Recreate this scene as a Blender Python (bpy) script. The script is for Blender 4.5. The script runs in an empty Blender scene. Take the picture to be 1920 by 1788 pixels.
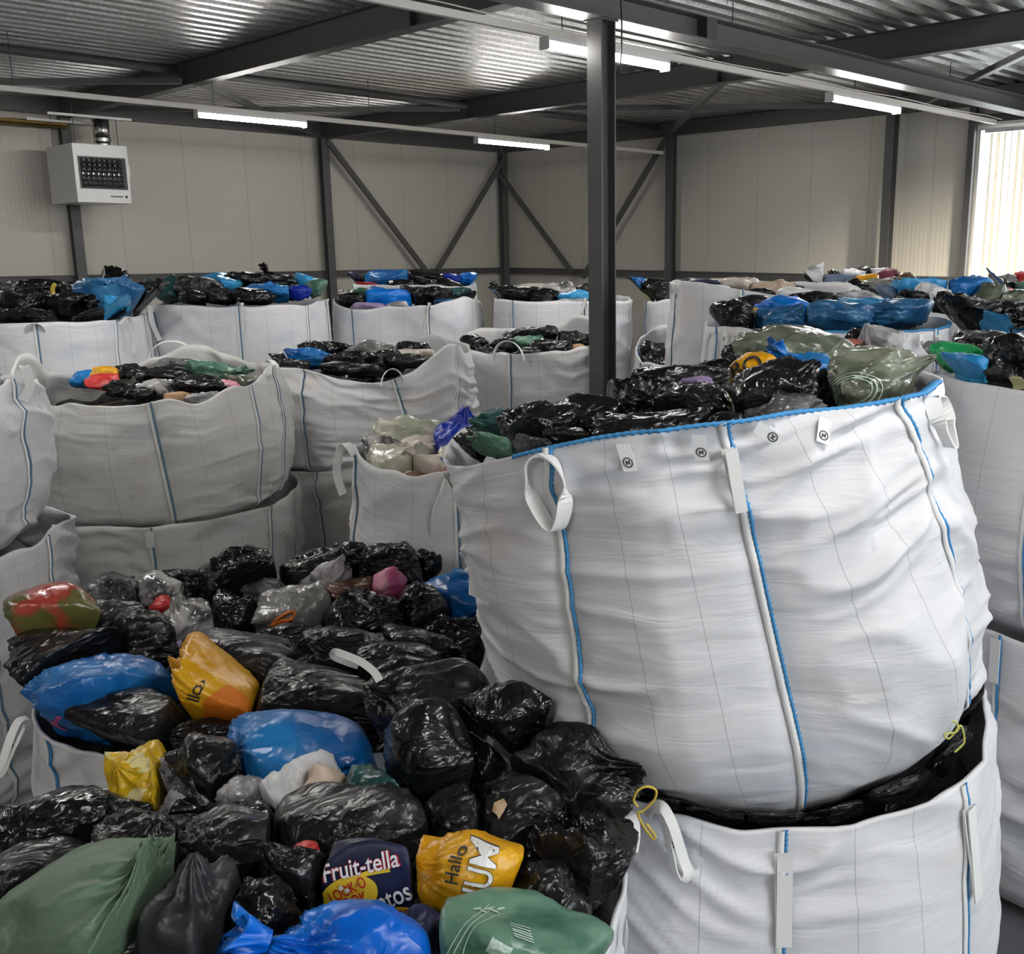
import bpy, bmesh, math, random
import numpy as np
from mathutils import Matrix, Vector
from mathutils.bvhtree import BVHTree

# ------------------------------------------------------------------ camera, sky, exposure
SC = bpy.context.scene
COL = SC.collection
F_PX, CX, CY = 1895.6, 1168.5, 883.7
YAW, PIT = math.radians(44.04), math.radians(-12.485)
CAMZ = 2.85
cam = bpy.data.cameras.new('camera')
camo = bpy.data.objects.new('camera', cam)
COL.objects.link(camo)
FW = Vector((math.cos(YAW) * math.cos(PIT), math.sin(YAW) * math.cos(PIT), math.sin(PIT)))
RT = Vector((math.sin(YAW), -math.cos(YAW), 0))
UP = RT.cross(FW)
camo.matrix_world = Matrix(((RT.x, UP.x, -FW.x, 0), (RT.y, UP.y, -FW.y, 0), (RT.z, UP.z, -FW.z, CAMZ), (0, 0, 0, 1)))
cam.sensor_fit = 'HORIZONTAL'
cam.sensor_width = 36
cam.lens = 36 * F_PX / 1920
cam.shift_x = (960 - CX) / 1920
cam.shift_y = (CY - 894) / 1920
cam.clip_start = 0.05
SC.camera = camo

w = bpy.data.worlds.new('sky'); SC.world = w
w.use_nodes = True
bg = w.node_tree.nodes['Background']
bg.inputs[0].default_value = (0.93, 0.96, 1.0, 1)
bg.inputs[1].default_value = 8.0
SC.view_settings.view_transform = 'Standard'
SC.view_settings.look = 'None'
SC.view_settings.exposure = 0.26
SC.view_settings.gamma = 1.0
SC.view_settings.use_curve_mapping = False
SC.cycles.max_bounces = 8
SC.cycles.diffuse_bounces = 4
SC.cycles.glossy_bounces = 3
SC.cycles.caustics_reflective = False
SC.cycles.caustics_refractive = False

sun = bpy.data.lights.new('sun', 'SUN'); sun.energy = 24; sun.angle = 0.16; sun.color = (1, 0.87, 0.70)
suno = bpy.data.objects.new('sun', sun); COL.objects.link(suno)
suno.rotation_euler = Vector((6.5, 14.7, -1.75)).to_track_quat('-Z', 'Y').to_euler()

# room extents (metres, floor at 0); the deck runs over everything
XW, YW, X0, Y0 = 15.0, 18.2, -6.0, -7.0
ZB, ZR, ZD = CAMZ + 1.785, CAMZ + 1.985, CAMZ + 2.285      # main beam underside, rafter underside, deck underside
RIGHT_WINDOWS = [(2.2, 7.17), (-3.2, 0.9)]
ADDED_SOUTH_WINDOWS = [(0.6, 4.8), (8.3, 10.8)]  # unseen front windows, added and sized for the daylight and sun they admit
WZ0, WZ1 = 1.5, CAMZ + 1.76

def portal(name, loc, rot, sx, sy):
    l = bpy.data.lights.new(name, 'AREA'); l.shape = 'RECTANGLE'; l.size = sx; l.size_y = sy
    l.cycles.is_portal = True
    o = bpy.data.objects.new(name, l); COL.objects.link(o); o.location = loc; o.rotation_euler = rot
for i, (a, b) in enumerate(RIGHT_WINDOWS):
    portal('window_portal', (XW + 0.16, (a + b) / 2, (WZ0 + WZ1) / 2), (0, math.pi / 2, 0), WZ1 - WZ0, b - a)
for i, (a, b) in enumerate(ADDED_SOUTH_WINDOWS):
    portal('window_portal', ((a + b) / 2, Y0 - 0.16, (WZ0 + WZ1) / 2), (math.pi / 2, 0, 0), b - a, WZ1 - WZ0)

# ------------------------------------------------------------------ helpers
def tag(o, label=None, cat=None, group=None, kind=None):
    if label: o['label'] = label
    if cat: o['category'] = cat
    if group: o['group'] = group
    if kind: o['kind'] = kind
    return o

def empty(name, loc):
    o = bpy.data.objects.new(name, None); COL.objects.link(o); o.location = loc
    o.empty_display_size = 0.1
    return o

def mesh_obj(name, V, Fc, mat, parent=None, smooth=True, uv=None, panel=None, org=None):
    """one mesh object from world-space vertices; the origin goes to the parent's, or to org / the base of the mesh"""
    V = np.asarray(V, dtype=float).reshape(-1, 3)
    if parent is not None: o0 = np.array(parent['_o'])
    elif org is not None: o0 = np.array(org)
    else: o0 = np.array([V[:, 0].mean(), V[:, 1].mean(), V[:, 2].min()])
    me = bpy.data.meshes.new(name)
    me.from_pydata((V - o0).tolist(), [], [tuple(int(k) for k in f) for f in Fc])
    for nm, arr in (('UVMap', uv), ('panel', panel)):
        if arr is not None:
            l = me.uv_layers.new(name=nm)
            idx = np.empty(len(me.loops), dtype=np.int32); me.loops.foreach_get('vertex_index', idx)
            l.data.foreach_set('uv', np.asarray(arr, dtype=np.float32)[idx].ravel())
    me.materials.append(mat)
    if smooth: me.polygons.foreach_set('use_smooth', [True] * len(me.polygons))
    me.update()
    o = bpy.data.objects.new(name, me); COL.objects.link(o)
    if parent is not None: o.parent = parent
    else: o.location = o0
    o['_o'] = [float(x) for x in o0]
    return o

def root(name, loc):
    o = empty(name, loc); o['_o'] = [float(x) for x in loc]
    return o

class MB:
    def __init__(s): s.v = []; s.f = []
    def box(s, x0, x1, y0, y1, z0, z1):
        b = len(s.v)
        s.v += [(x0, y0, z0), (x1, y0, z0), (x1, y1, z0), (x0, y1, z0), (x0, y0, z1), (x1, y0, z1), (x1, y1, z1), (x0, y1, z1)]
        s.f += [tuple(b + i for i in q) for q in ((0, 3, 2, 1), (4, 5, 6, 7), (0, 1, 5, 4), (1, 2, 6, 5), (2, 3, 7, 6), (3, 0, 4, 7))]
        return s
    def bar(s, p, q, wd, ht, up=(0, 0, 1)):
        p = Vector(p); q = Vector(q); d = (q - p).normalized(); u = Vector(up)
        r = d.cross(u).normalized(); u = r.cross(d)
        b = len(s.v)
        for c in (p, q):
            for i, j in ((-1, -1), (1, -1), (1, 1), (-1, 1)):
                s.v.append(tuple(c + r * (i * wd / 2) + u * (j * ht / 2)))
        s.f += [tuple(b + i for i in q4) for q4 in ((3, 2, 1, 0), (4, 5, 6, 7), (0, 1, 5, 4), (1, 2, 6, 5), (2, 3, 7, 6), (3, 0, 4, 7))]
        return s
    def tube(s, pts, r, n=8, rs=None, cap=True):
        pts = [Vector(p) for p in pts]; b = len(s.v); N = len(pts)
        prev = None
        for i, p in enumerate(pts):
            d = (pts[min(i + 1, N - 1)] - pts[max(i - 1, 0)]).normalized()
            a = prev if prev is not None else (Vector((0, 0, 1)) if abs(d.z) < 0.9 else Vector((1, 0, 0)))
            x = (a - d * a.dot(d)).normalized(); y = d.cross(x); prev = x
            rr = rs[i] if rs else r
            for k in range(n):
                t = 2 * math.pi * k / n
                s.v.append(tuple(p + x * (math.cos(t) * rr) + y * (math.sin(t) * rr)))
        for i in range(N - 1):
            for k in range(n):
                k2 = (k + 1) % n
                s.f.append((b + i * n + k, b + i * n + k2, b + (i + 1) * n + k2, b + (i + 1) * n + k))
        if cap:
            s.f.append(tuple(b + k for k in reversed(range(n)))); s.f.append(tuple(b + (N - 1) * n + k for k in range(n)))
        return s
    def build(s, name, mat, parent=None, smooth=False, org=None):
        return mesh_obj(name, s.v, s.f, mat, parent, smooth, org=org)

def W(u, v, z):
    """u metres right of and v metres ahead of the viewpoint on plan, z above the floor"""
    return np.array([u * math.sin(YAW) + v * math.cos(YAW), -u * math.cos(YAW) + v * math.sin(YAW), z])
RTn, FWh = np.array([math.sin(YAW), -math.cos(YAW), 0.]), np.array([math.cos(YAW), math.sin(YAW), 0.])
def ray(px, py):
    a = (px - CX) / F_PX; b = (CY - py) / F_PX
    d = FW + RT * a + UP * b
    return np.array(d)
def at_v(px, py, v):
    d = ray(px, py); k = v / d.dot(FWh)
    return d * k + np.array([0, 0, CAMZ])
def depth_of(p):
    return float((Vector(p) - Vector((0, 0, CAMZ))).dot(FW))

# value noise
def _h(ix, iy, iz, seed):
    h = (ix.astype(np.int64) * 374761393 + iy.astype(np.int64) * 668265263 + iz.astype(np.int64) * 2147483647 + seed * 974711) & 0xFFFFFFFF
    h = ((h ^ (h >> 13)) * 1274126177) & 0xFFFFFFFF
    h = ((h ^ (h >> 16)) * 2246822519) & 0xFFFFFFFF
    return ((h ^ (h >> 15)) & 0xFFFF) / 65535.0
def n3(p, seed=0):
    i = np.floor(p); f = p - i; f = f * f * (3 - 2 * f); i = i.astype(np.int64)
    r = 0
    for dx in (0, 1):
        for dy in (0, 1):
            for dz in (0, 1):
                wgt = (f[:, 0] if dx else 1 - f[:, 0]) * (f[:, 1] if dy else 1 - f[:, 1]) * (f[:, 2] if dz else 1 - f[:, 2])
                r = r + wgt * _h(i[:, 0] + dx, i[:, 1] + dy, i[:, 2] + dz, seed)
    return r
def ridge(p, seed): return 1 - np.abs(2 * n3(p, seed) - 1)

# ------------------------------------------------------------------ materials
def mat(name):
    m = bpy.data.materials.new(name); m.use_nodes = True
    nt = m.node_tree; return m, nt, nt.nodes['Principled BSDF'], nt.links
def nd(nt, typ, **kw):
    n = nt.nodes.new(typ)
    for k, v in kw.items(): setattr(n, k, v)
    return n
def simple(name, c, rough=0.5, metal=0.0, spec=0.5, bump=0.0, bscale=40, var=0.0):
    m, nt, b, L = mat(name)
    b.inputs['Base Color'].default_value = (*c, 1); b.inputs['Roughness'].default_value = rough
    b.inputs['Metallic'].default_value = metal; b.inputs['Specular IOR Level'].default_value = spec
    if bump or var:
        tc = nd(nt, 'ShaderNodeTexCoord'); n = nd(nt, 'ShaderNodeTexNoise'); n.inputs['Scale'].default_value = bscale
        n.inputs['Detail'].default_value = 4
        L.new(tc.outputs['Object'], n.inputs['Vector'])
        if bump:
            bp = nd(nt, 'ShaderNodeBump'); bp.inputs['Strength'].default_value = bump; bp.inputs['Distance'].default_value = 0.01
            L.new(n.outputs['Fac'], bp.inputs['Height']); L.new(bp.outputs['Normal'], b.inputs['Normal'])
        if var:
            r = nd(nt, 'ShaderNodeValToRGB')
            r.color_ramp.elements[0].color = (*[x * (1 - var) for x in c], 1); r.color_ramp.elements[1].color = (*[min(1, x * (1 + var)) for x in c], 1)
            r.color_ramp.elements[0].position = 0.3; r.color_ramp.elements[1].position = 0.7
            L.new(n.outputs['Fac'], r.inputs['Fac']); L.new(r.outputs['Color'], b.inputs['Base Color'])
    return m
def emit(name, c, s):
    m, nt, b, L = mat(name)
    b.inputs['Base Color'].default_value = (*c, 1); b.inputs['Emission Color'].default_value = (*c, 1); b.inputs['Emission Strength'].default_value = s
    return m

STEEL = simple('painted steel', (0.085, 0.083, 0.085), 0.5, 0, 0.4, bump=0.05, bscale=25, var=0.08)
STEEL_D = simple('dark painted steel', (0.045, 0.045, 0.047), 0.5, 0, 0.4)
WHITE_METAL = simple('white enamel', (0.62, 0.62, 0.62), 0.35)
TRUNK = simple('white trunking', (0.6, 0.57, 0.53), 0.45)
LAMP = emit('lit diffuser', (1.0, 0.975, 0.93), 95)
BRASS = simple('yellow gas pipe', (0.33, 0.22, 0.05), 0.4)
FLUE = simple('stainless flue', (0.6, 0.6, 0.6), 0.25, 1.0)
CONC = simple('floor concrete', (0.105, 0.107, 0.115), 0.55, 0, 0.4, bump=0.1, bscale=3, var=0.2)
BLACKP = simple('black plastic part', (0.01, 0.01, 0.01), 0.4)

def deck_mat():
    m, nt, b, L = mat('galvanised deck')
    b.inputs['Metallic'].default_value = 0.9
    tc = nd(nt, 'ShaderNodeTexCoord'); n = nd(nt, 'ShaderNodeTexNoise'); n.inputs['Scale'].default_value = 2.5; n.inputs['Detail'].default_value = 6
    mp = nd(nt, 'ShaderNodeMapping'); mp.inputs['Scale'].default_value = (0.35, 2, 2)
    L.new(tc.outputs['Object'], mp.inputs['Vector']); L.new(mp.outputs['Vector'], n.inputs['Vector'])
    v = nd(nt, 'ShaderNodeTexVoronoi'); v.inputs['Scale'].default_value = 45
    L.new(tc.outputs['Object'], v.inputs['Vector'])
    r = nd(nt, 'ShaderNodeValToRGB'); r.color_ramp.elements[0].color = (0.30, 0.31, 0.32, 1); r.color_ramp.elements[1].color = (0.56, 0.56, 0.56, 1)
    L.new(n.outputs['Fac'], r.inputs['Fac'])
    mx = nd(nt, 'ShaderNodeMix', data_type='RGBA', blend_type='OVERLAY'); mx.inputs['Factor'].default_value = 0.25
    L.new(r.outputs['Color'], mx.inputs['A']); L.new(v.outputs['Color'], mx.inputs['B']); 
    bw = nd(nt, 'ShaderNodeRGBToBW'); L.new(mx.outputs['Result'], bw.inputs['Color']); L.new(bw.outputs['Val'], b.inputs['Base Color'])
    b.inputs['Roughness'].default_value = 0.40
    return m
def wall_mat(axis):
    m, nt, b, L = mat('sandwich panel ' + axis)
    tc = nd(nt, 'ShaderNodeTexCoord'); sp = nd(nt, 'ShaderNodeSeparateXYZ')
    L.new(tc.outputs['Object'], sp.inputs['Vector'])
    co = sp.outputs[axis]
    def modline(period, width):
        a = nd(nt, 'ShaderNodeMath', operation='PINGPONG'); a.inputs[1].default_value = period / 2; L.new(co, a.inputs[0])
        c = nd(nt, 'ShaderNodeMath', operation='LESS_THAN'); c.inputs[1].default_value = width; L.new(a.outputs[0], c.inputs[0]); return c
    ln = modline(1.12, 0.006)
    s = nd(nt, 'ShaderNodeMath', operation='MULTIPLY'); s.inputs[1].default_value = 2 * math.pi / 0.07; L.new(co, s.inputs[0])
    sn = nd(nt, 'ShaderNodeMath', operation='SINE'); L.new(s.outputs[0], sn.inputs[0])
    no = nd(nt, 'ShaderNodeTexNoise'); no.inputs['Scale'].default_value = 0.7; L.new(tc.outputs['Object'], no.inputs['Vector'])
    hh = nd(nt, 'ShaderNodeMath', operation='MULTIPLY_ADD'); hh.inputs[1].default_value = -4; L.new(ln.outputs[0], hh.inputs[0]); L.new(sn.outputs[0], hh.inputs[2])
    bp = nd(nt, 'ShaderNodeBump'); bp.inputs['Strength'].default_value = 0.25; bp.inputs['Distance'].default_value = 0.002
    L.new(hh.outputs[0], bp.inputs['Height']); L.new(bp.outputs['Normal'], b.inputs['Normal'])
    mx = nd(nt, 'ShaderNodeMix', data_type='RGBA'); mx.inputs['A'].default_value = (0.50, 0.475, 0.425, 1); mx.inputs['B'].default_value = (0.33, 0.31, 0.28, 1)
    L.new(ln.outputs[0], mx.inputs['Factor']); L.new(mx.outputs['Result'], b.inputs['Base Color'])
    b.inputs['Roughness'].default_value = 0.45
    return m
DECK = deck_mat()
WALLX, WALLY = wall_mat('X'), wall_mat('Y')

def glass_mat():
    m, nt, b, L = mat('window glass'); nt.nodes.remove(b)
    t = nd(nt, 'ShaderNodeBsdfTransparent'); t.inputs[0].default_value = (0.94, 0.96, 0.95, 1)
    g = nd(nt, 'ShaderNodeBsdfGlossy'); g.inputs['Roughness'].default_value = 0.02
    f = nd(nt, 'ShaderNodeFresnel'); f.inputs[0].default_value = 1.3
    x = nd(nt, 'ShaderNodeMixShader'); L.new(f.outputs[0], x.inputs[0]); L.new(t.outputs[0], x.inputs[1]); L.new(g.outputs[0], x.inputs[2])
    L.new(x.outputs[0], nt.nodes['Material Output'].inputs['Surface']); return m
GLASS = glass_mat()
def frosted_mat():
    m, nt, b, L = mat('frosted glass'); nt.nodes.remove(b)
    t = nd(nt, 'ShaderNodeBsdfTranslucent'); t.inputs[0].default_value = (0.62, 0.67, 0.72, 1)
    L.new(t.outputs[0], nt.nodes['Material Output'].inputs['Surface']); return m
FROST = frosted_mat()  # frosting added to one unseen front window so its sun is scattered
def blind_mat():
    m, nt, b, L = mat('blind fabric')
    b.inputs['Base Color'].default_value = (0.72, 0.68, 0.62, 1); b.inputs['Roughness'].default_value = 0.8
    t = nd(nt, 'ShaderNodeBsdfTranslucent'); t.inputs[0].default_value = (0.72, 0.68, 0.6, 1)
    x = nd(nt, 'ShaderNodeMixShader'); x.inputs[0].default_value = 0.6
    L.new(b.outputs[0], x.inputs[1]); L.new(t.outputs[0], x.inputs[2]); L.new(x.outputs[0], nt.nodes['Material Output'].inputs['Surface']); return m
BLIND = blind_mat()

def sack_mat(name, base, dirt=0.0, seed=0.0):
    m, nt, b, L = mat(name)
    uv = nd(nt, 'ShaderNodeUVMap', uv_map='UVMap'); pn = nd(nt, 'ShaderNodeUVMap', uv_map='panel')
    def noise(sx, sy, scale, detail=3, off=0.0, dist=0.0):
        mp = nd(nt, 'ShaderNodeMapping'); mp.inputs['Scale'].default_value = (sx, sy, 1); mp.inputs['Location'].default_value = (off, off * 1.7, 0)
        L.new(uv.outputs[0], mp.inputs['Vector'])
        n = nd(nt, 'ShaderNodeTexNoise'); n.inputs['Scale'].default_value = scale; n.inputs['Detail'].default_value = detail; n.inputs['Distortion'].default_value = dist
        L.new(mp.outputs['Vector'], n.inputs['Vector']); return n
    # faint colours of the contents showing through the thin weave
    tn = noise(1, 1.6, 2.2, 2, seed)
    r = nd(nt, 'ShaderNodeValToRGB'); el = r.color_ramp.elements
    el[0].position = 0.30; el[0].color = (base[0] * 0.86, base[1] * 0.9, base[2] * 0.95, 1); el[1].position = 0.74; el[1].color = (base[0] * 1.0, base[1] * 0.93, base[2] * 0.9, 1)
    e = el.new(0.42); e.color = (*base, 1); e = el.new(0.64); e.color = (*base, 1)
    L.new(tn.outputs['Fac'], r.inputs['Fac'])
    col = r.outputs['Color']
    if dirt:
        dn = noise(1, 2.2, 3.0, 5, seed + 3.3, 0.6)
        rr = nd(nt, 'ShaderNodeMapRange'); rr.inputs['From Min'].default_value = 0.60; rr.inputs['From Max'].default_value = 0.78; rr.inputs['To Max'].default_value = dirt
        L.new(dn.outputs['Fac'], rr.inputs['Value'])
        mx = nd(nt, 'ShaderNodeMix', data_type='RGBA'); mx.inputs['B'].default_value = (0.17, 0.15, 0.13, 1)
        L.new(rr.outputs[0], mx.inputs['Factor']); L.new(col, mx.inputs['A']); col = mx.outputs['Result']
    # thin grey guide threads woven into every panel
    sp = nd(nt, 'ShaderNodeSeparateXYZ'); L.new(pn.outputs[0], sp.inputs[0])
    ad = []
    for c in (0.36, 0.68):
        a = nd(nt, 'ShaderNodeMath', operation='SUBTRACT'); a.inputs[1].default_value = c; L.new(sp.outputs['X'], a.inputs[0])
        q = nd(nt, 'ShaderNodeMath', operation='ABSOLUTE'); L.new(a.outputs[0], q.inputs[0])
        l = nd(nt, 'ShaderNodeMath', operation='LESS_THAN'); l.inputs[1].default_value = 0.0026; L.new(q.outputs[0], l.inputs[0]); ad.append(l)
    sm = nd(nt, 'ShaderNodeMath', operation='MAXIMUM'); L.new(ad[0].outputs[0], sm.inputs[0]); L.new(ad[1].outputs[0], sm.inputs[1])
    s2 = nd(nt, 'ShaderNodeMath', operation='MULTIPLY'); s2.inputs[1].default_value = 0.42; L.new(sm.outputs[0], s2.inputs[0])
    mx = nd(nt, 'ShaderNodeMix', data_type='RGBA'); mx.inputs['B'].default_value = (0.2, 0.2, 0.21, 1)
    L.new(s2.outputs[0], mx.inputs['Factor']); L.new(col, mx.inputs['A']); L.new(mx.outputs['Result'], b.inputs['Base Color'])
    b.inputs['Roughness'].default_value = 0.62; b.inputs['Specular IOR Level'].default_value = 0.3
    # fine creases and weave
    cr = noise(0.8, 4.2, 3.6, 3, seed + 7, 0.8); wv = noise(1, 1, 220, 1)
    a = nd(nt, 'ShaderNodeMath', operation='MULTIPLY_ADD'); a.inputs[1].default_value = 0.03; L.new(wv.outputs['Fac'], a.inputs[0]); L.new(cr.outputs['Fac'], a.inputs[2])
    bp = nd(nt, 'ShaderNodeBump'); bp.inputs['Strength'].default_value = 0.22; bp.inputs['Distance'].default_value = 0.03
    L.new(a.outputs[0], bp.inputs['Height']); L.new(bp.outputs['Normal'], b.inputs['Normal'])
    return m
SACK = [sack_mat('woven sack clean', (0.70, 0.70, 0.725), 0.0, 0.0), sack_mat('woven sack', (0.62, 0.62, 0.63), 0.25, 5.0), sack_mat('woven sack soiled', (0.56, 0.555, 0.54), 0.65, 9.0)]
WEB = simple('white webbing', (0.8, 0.8, 0.79), 0.8, 0, 0.2, bump=0.12, bscale=500)
WEBD = simple('soiled webbing', (0.66, 0.65, 0.62), 0.8, 0, 0.2, bump=0.12, bscale=500)
STITCH = simple('blue stitching', (0.05, 0.27, 0.58), 0.7)
STITCHD = simple('dull blue stitching', (0.10, 0.19, 0.28), 0.75)
TAGM = simple('white tag', (0.82, 0.82, 0.82), 0.6)
INK = simple('black ink', (0.02, 0.02, 0.022), 0.6)

def plastic(name, c1, c2, rough=0.3, mott=3.0, lo=0.42, hi=0.62, bump=0.5, spec=0.42, stretch=(1, 1, 1), film=0.0):
    m, nt, b, L = mat(name)
    tc = nd(nt, 'ShaderNodeTexCoord'); oi = nd(nt, 'ShaderNodeObjectInfo')
    sc = nd(nt, 'ShaderNodeVectorMath', operation='SCALE'); sc.inputs['Scale'].default_value = 20.0
    cb = nd(nt, 'ShaderNodeCombineXYZ'); L.new(oi.outputs['Random'], cb.inputs[0]); L.new(oi.outputs['Random'], cb.inputs[1]); L.new(cb.outputs[0], sc.inputs[0])
    ad = nd(nt, 'ShaderNodeVectorMath', operation='ADD'); L.new(tc.outputs['Object'], ad.inputs[0]); L.new(sc.outputs[0], ad.inputs[1])
    n = nd(nt, 'ShaderNodeTexNoise'); n.inputs['Scale'].default_value = mott; n.inputs['Detail'].default_value = 3; n.inputs['Distortion'].default_value = 0.5
    L.new(ad.outputs[0], n.inputs['Vector'])
    r = nd(nt, 'ShaderNodeValToRGB'); e = r.color_ramp.elements
    e[0].position = lo; e[1].position = hi; e[0].color = (*c1, 1); e[1].color = (*c2, 1)
    L.new(n.outputs['Fac'], r.inputs['Fac'])
    L.new(r.outputs['Color'], b.inputs['Base Color'])
    b.inputs['Roughness'].default_value = rough; b.inputs['Specular IOR Level'].default_value = spec
    mp = nd(nt, 'ShaderNodeMapping'); mp.inputs['Scale'].default_value = stretch; mp.inputs['Rotation'].default_value = (0.6, 0.4, 0.8); L.new(ad.outputs[0], mp.inputs['Vector'])
    hs = []
    for scl, amp in ((3.2, 1.0), (9.0, 0.28)):
        k = nd(nt, 'ShaderNodeTexNoise'); k.inputs['Scale'].default_value = scl; k.inputs['Detail'].default_value = 1.2; k.inputs['Distortion'].default_value = 0.9
        L.new(mp.outputs['Vector'], k.inputs['Vector'])
        a = nd(nt, 'ShaderNodeMath', operation='SUBTRACT'); a.inputs[1].default_value = 0.5; L.new(k.outputs['Fac'], a.inputs[0])
        q = nd(nt, 'ShaderNodeMath', operation='ABSOLUTE'); L.new(a.outputs[0], q.inputs[0])
        z = nd(nt, 'ShaderNodeMath', operation='POWER'); z.inputs[1].default_value = 0.7; L.new(q.outputs[0], z.inputs[0])
        m_ = nd(nt, 'ShaderNodeMath', operation='MULTIPLY'); m_.inputs[1].default_value = -amp; L.new(z.outputs[0], m_.inputs[0]); hs.append(m_)
    sm = nd(nt, 'ShaderNodeMath', operation='ADD'); L.new(hs[0].outputs[0], sm.inputs[0]); L.new(hs[1].outputs[0], sm.inputs[1])
    bp = nd(nt, 'ShaderNodeBump'); bp.inputs['Strength'].default_value = min(1.0, bump * 0.7); bp.inputs['Distance'].default_value = 0.05
    L.new(sm.outputs[0], bp.inputs['Height']); L.new(bp.outputs['Normal'], b.inputs['Normal'])
    if film:
        b.inputs['Coat Weight'].default_value = film; b.inputs['Coat Roughness'].default_value = 0.12
    return m
ST = (1, 2.6, 2.6)
PL = {
    'black': plastic('black bin liner', (0.006, 0.006, 0.0065), (0.010, 0.010, 0.011), 0.19, 3, stretch=ST, bump=0.55),
    'black2': plastic('thin black liner', (0.008, 0.008, 0.009), (0.020, 0.020, 0.021), 0.27, 4, stretch=ST, bump=0.45),
    'charcoal': plastic('charcoal liner', (0.022, 0.023, 0.026), (0.045, 0.046, 0.05), 0.42, 4, bump=0.3),
    'greyblack': plastic('smoky liner', (0.02, 0.02, 0.02), (0.14, 0.14, 0.145), 0.25, 6, stretch=ST, bump=0.7),
    'blue': plastic('blue liner', (0.006, 0.105, 0.36), (0.02, 0.19, 0.50), 0.3, 3.5, bump=0.45),
    'brightblue': plastic('bright blue liner', (0.0, 0.11, 0.56), (0.005, 0.20, 0.72), 0.3, 3, bump=0.35),
    'lightblue': plastic('light blue liner', (0.02, 0.24, 0.55), (0.06, 0.38, 0.68), 0.28, 4, bump=0.45),
    'steelblue': plastic('steel blue liner', (0.015, 0.09, 0.22), (0.04, 0.17, 0.34), 0.3, 4, bump=0.45),
    'royal': plastic('royal blue bag', (0.008, 0.025, 0.30), (0.02, 0.05, 0.42), 0.35, 4, bump=0.3),
    'navy': plastic('navy bag', (0.006, 0.009, 0.035), (0.012, 0.016, 0.06), 0.45, 4, bump=0.2),
    'green': plastic('thin green liner', (0.045, 0.13, 0.085), (0.12, 0.24, 0.17), 0.32, 6, bump=0.45),
    'sage': plastic('sage green liner', (0.095, 0.155, 0.10), (0.13, 0.20, 0.135), 0.5, 3, bump=0.3),
    'olive': plastic('olive film', (0.075, 0.09, 0.06), (0.19, 0.21, 0.16), 0.24, 6, bump=0.7, film=0.3),
    'teal': plastic('dark teal liner', (0.012, 0.055, 0.055), (0.03, 0.10, 0.095), 0.3, 5, bump=0.5),
    'vivid': plastic('vivid green bag', (0.0, 0.25, 0.06), (0.02, 0.38, 0.12), 0.35, 4, bump=0.4),
    'clear': plastic('clear film over clothes', (0.07, 0.068, 0.07), (0.46, 0.45, 0.44), 0.2, 9, 0.40, 0.60, bump=1.0, film=0.6),
    'palegreen': plastic('clear film over pale green cloth', (0.36, 0.38, 0.28), (0.58, 0.55, 0.48), 0.25, 5, bump=0.7, film=0.4),
    'cream': plastic('clear film over cream cloth', (0.50, 0.44, 0.36), (0.66, 0.60, 0.54), 0.25, 5, bump=0.7, film=0.4),
    'white': plastic('white bag', (0.60, 0.60, 0.62), (0.78, 0.78, 0.79), 0.4, 4, bump=0.4),
    'greywhite': plastic('milky film', (0.22, 0.215, 0.225), (0.55, 0.54, 0.55), 0.28, 8, bump=1.0, film=0.3),
    'grey': plastic('grey film', (0.13, 0.13, 0.125), (0.27, 0.265, 0.26), 0.28, 7, bump=0.7, film=0.3),
    'beige': plastic('beige bag', (0.48, 0.36, 0.27), (0.58, 0.46, 0.37), 0.5, 4, bump=0.3),
    'yellow': plastic('yellow carrier', (0.62, 0.29, 0.005), (0.74, 0.40, 0.01), 0.3, 3, bump=0.4),
    'orange': plastic('orange print', (0.70, 0.20, 0.02), (0.72, 0.33, 0.03), 0.35, 4, bump=0.3),
    'red': plastic('red bag', (0.42, 0.02, 0.02), (0.55, 0.05, 0.04), 0.4, 4, bump=0.4),
    'redolive': plastic('clear film over red and olive clothes', (0.11, 0.11, 0.03), (0.36, 0.045, 0.03), 0.28, 6, 0.45, 0.54, bump=0.6, film=0.4),
    'pink': plastic('clear film over pink cloth', (0.55, 0.10, 0.25), (0.68, 0.33, 0.42), 0.3, 8, bump=0.7, film=0.3),
    'salmon': plastic('salmon cloth', (0.55, 0.16, 0.13), (0.6, 0.24, 0.2), 0.6, 5, bump=0.5),
    'brown': plastic('brown film', (0.09, 0.045, 0.025), (0.2, 0.12, 0.08), 0.28, 7, bump=0.8, film=0.3),
    'tan': plastic('tan cloth', (0.35, 0.20, 0.10), (0.42, 0.27, 0.16), 0.6, 5, bump=0.6),
    'lilac': plastic('lilac cloth', (0.30, 0.22, 0.40), (0.45, 0.36, 0.52), 0.5, 8, bump=0.5),
    'maroon': plastic('maroon cloth', (0.10, 0.008, 0.02), (0.16, 0.02, 0.04), 0.6, 4, bump=0.5),
    'paleyellow': plastic('pale yellow bag', (0.55, 0.52, 0.25), (0.62, 0.60, 0.36), 0.4, 4, bump=0.4),
    'patterned': plastic('grey printed cloth', (0.05, 0.05, 0.055), (0.30, 0.29, 0.31), 0.75, 34, 0.42, 0.45, bump=0.3),
    'yellowspot': plastic('yellow bag with pale spots', (0.66, 0.42, 0.01), (0.72, 0.63, 0.30), 0.3, 11, 0.57, 0.60, bump=0.5),
    'jeans': plastic('faded denim', (0.10, 0.14, 0.22), (0.20, 0.25, 0.34), 0.8, 6, bump=0.6),
}
FILL = plastic('packed dark liners', (0.008, 0.008, 0.009), (0.014, 0.014, 0.015), 0.3, 3, stretch=ST, bump=0.8)
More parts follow.
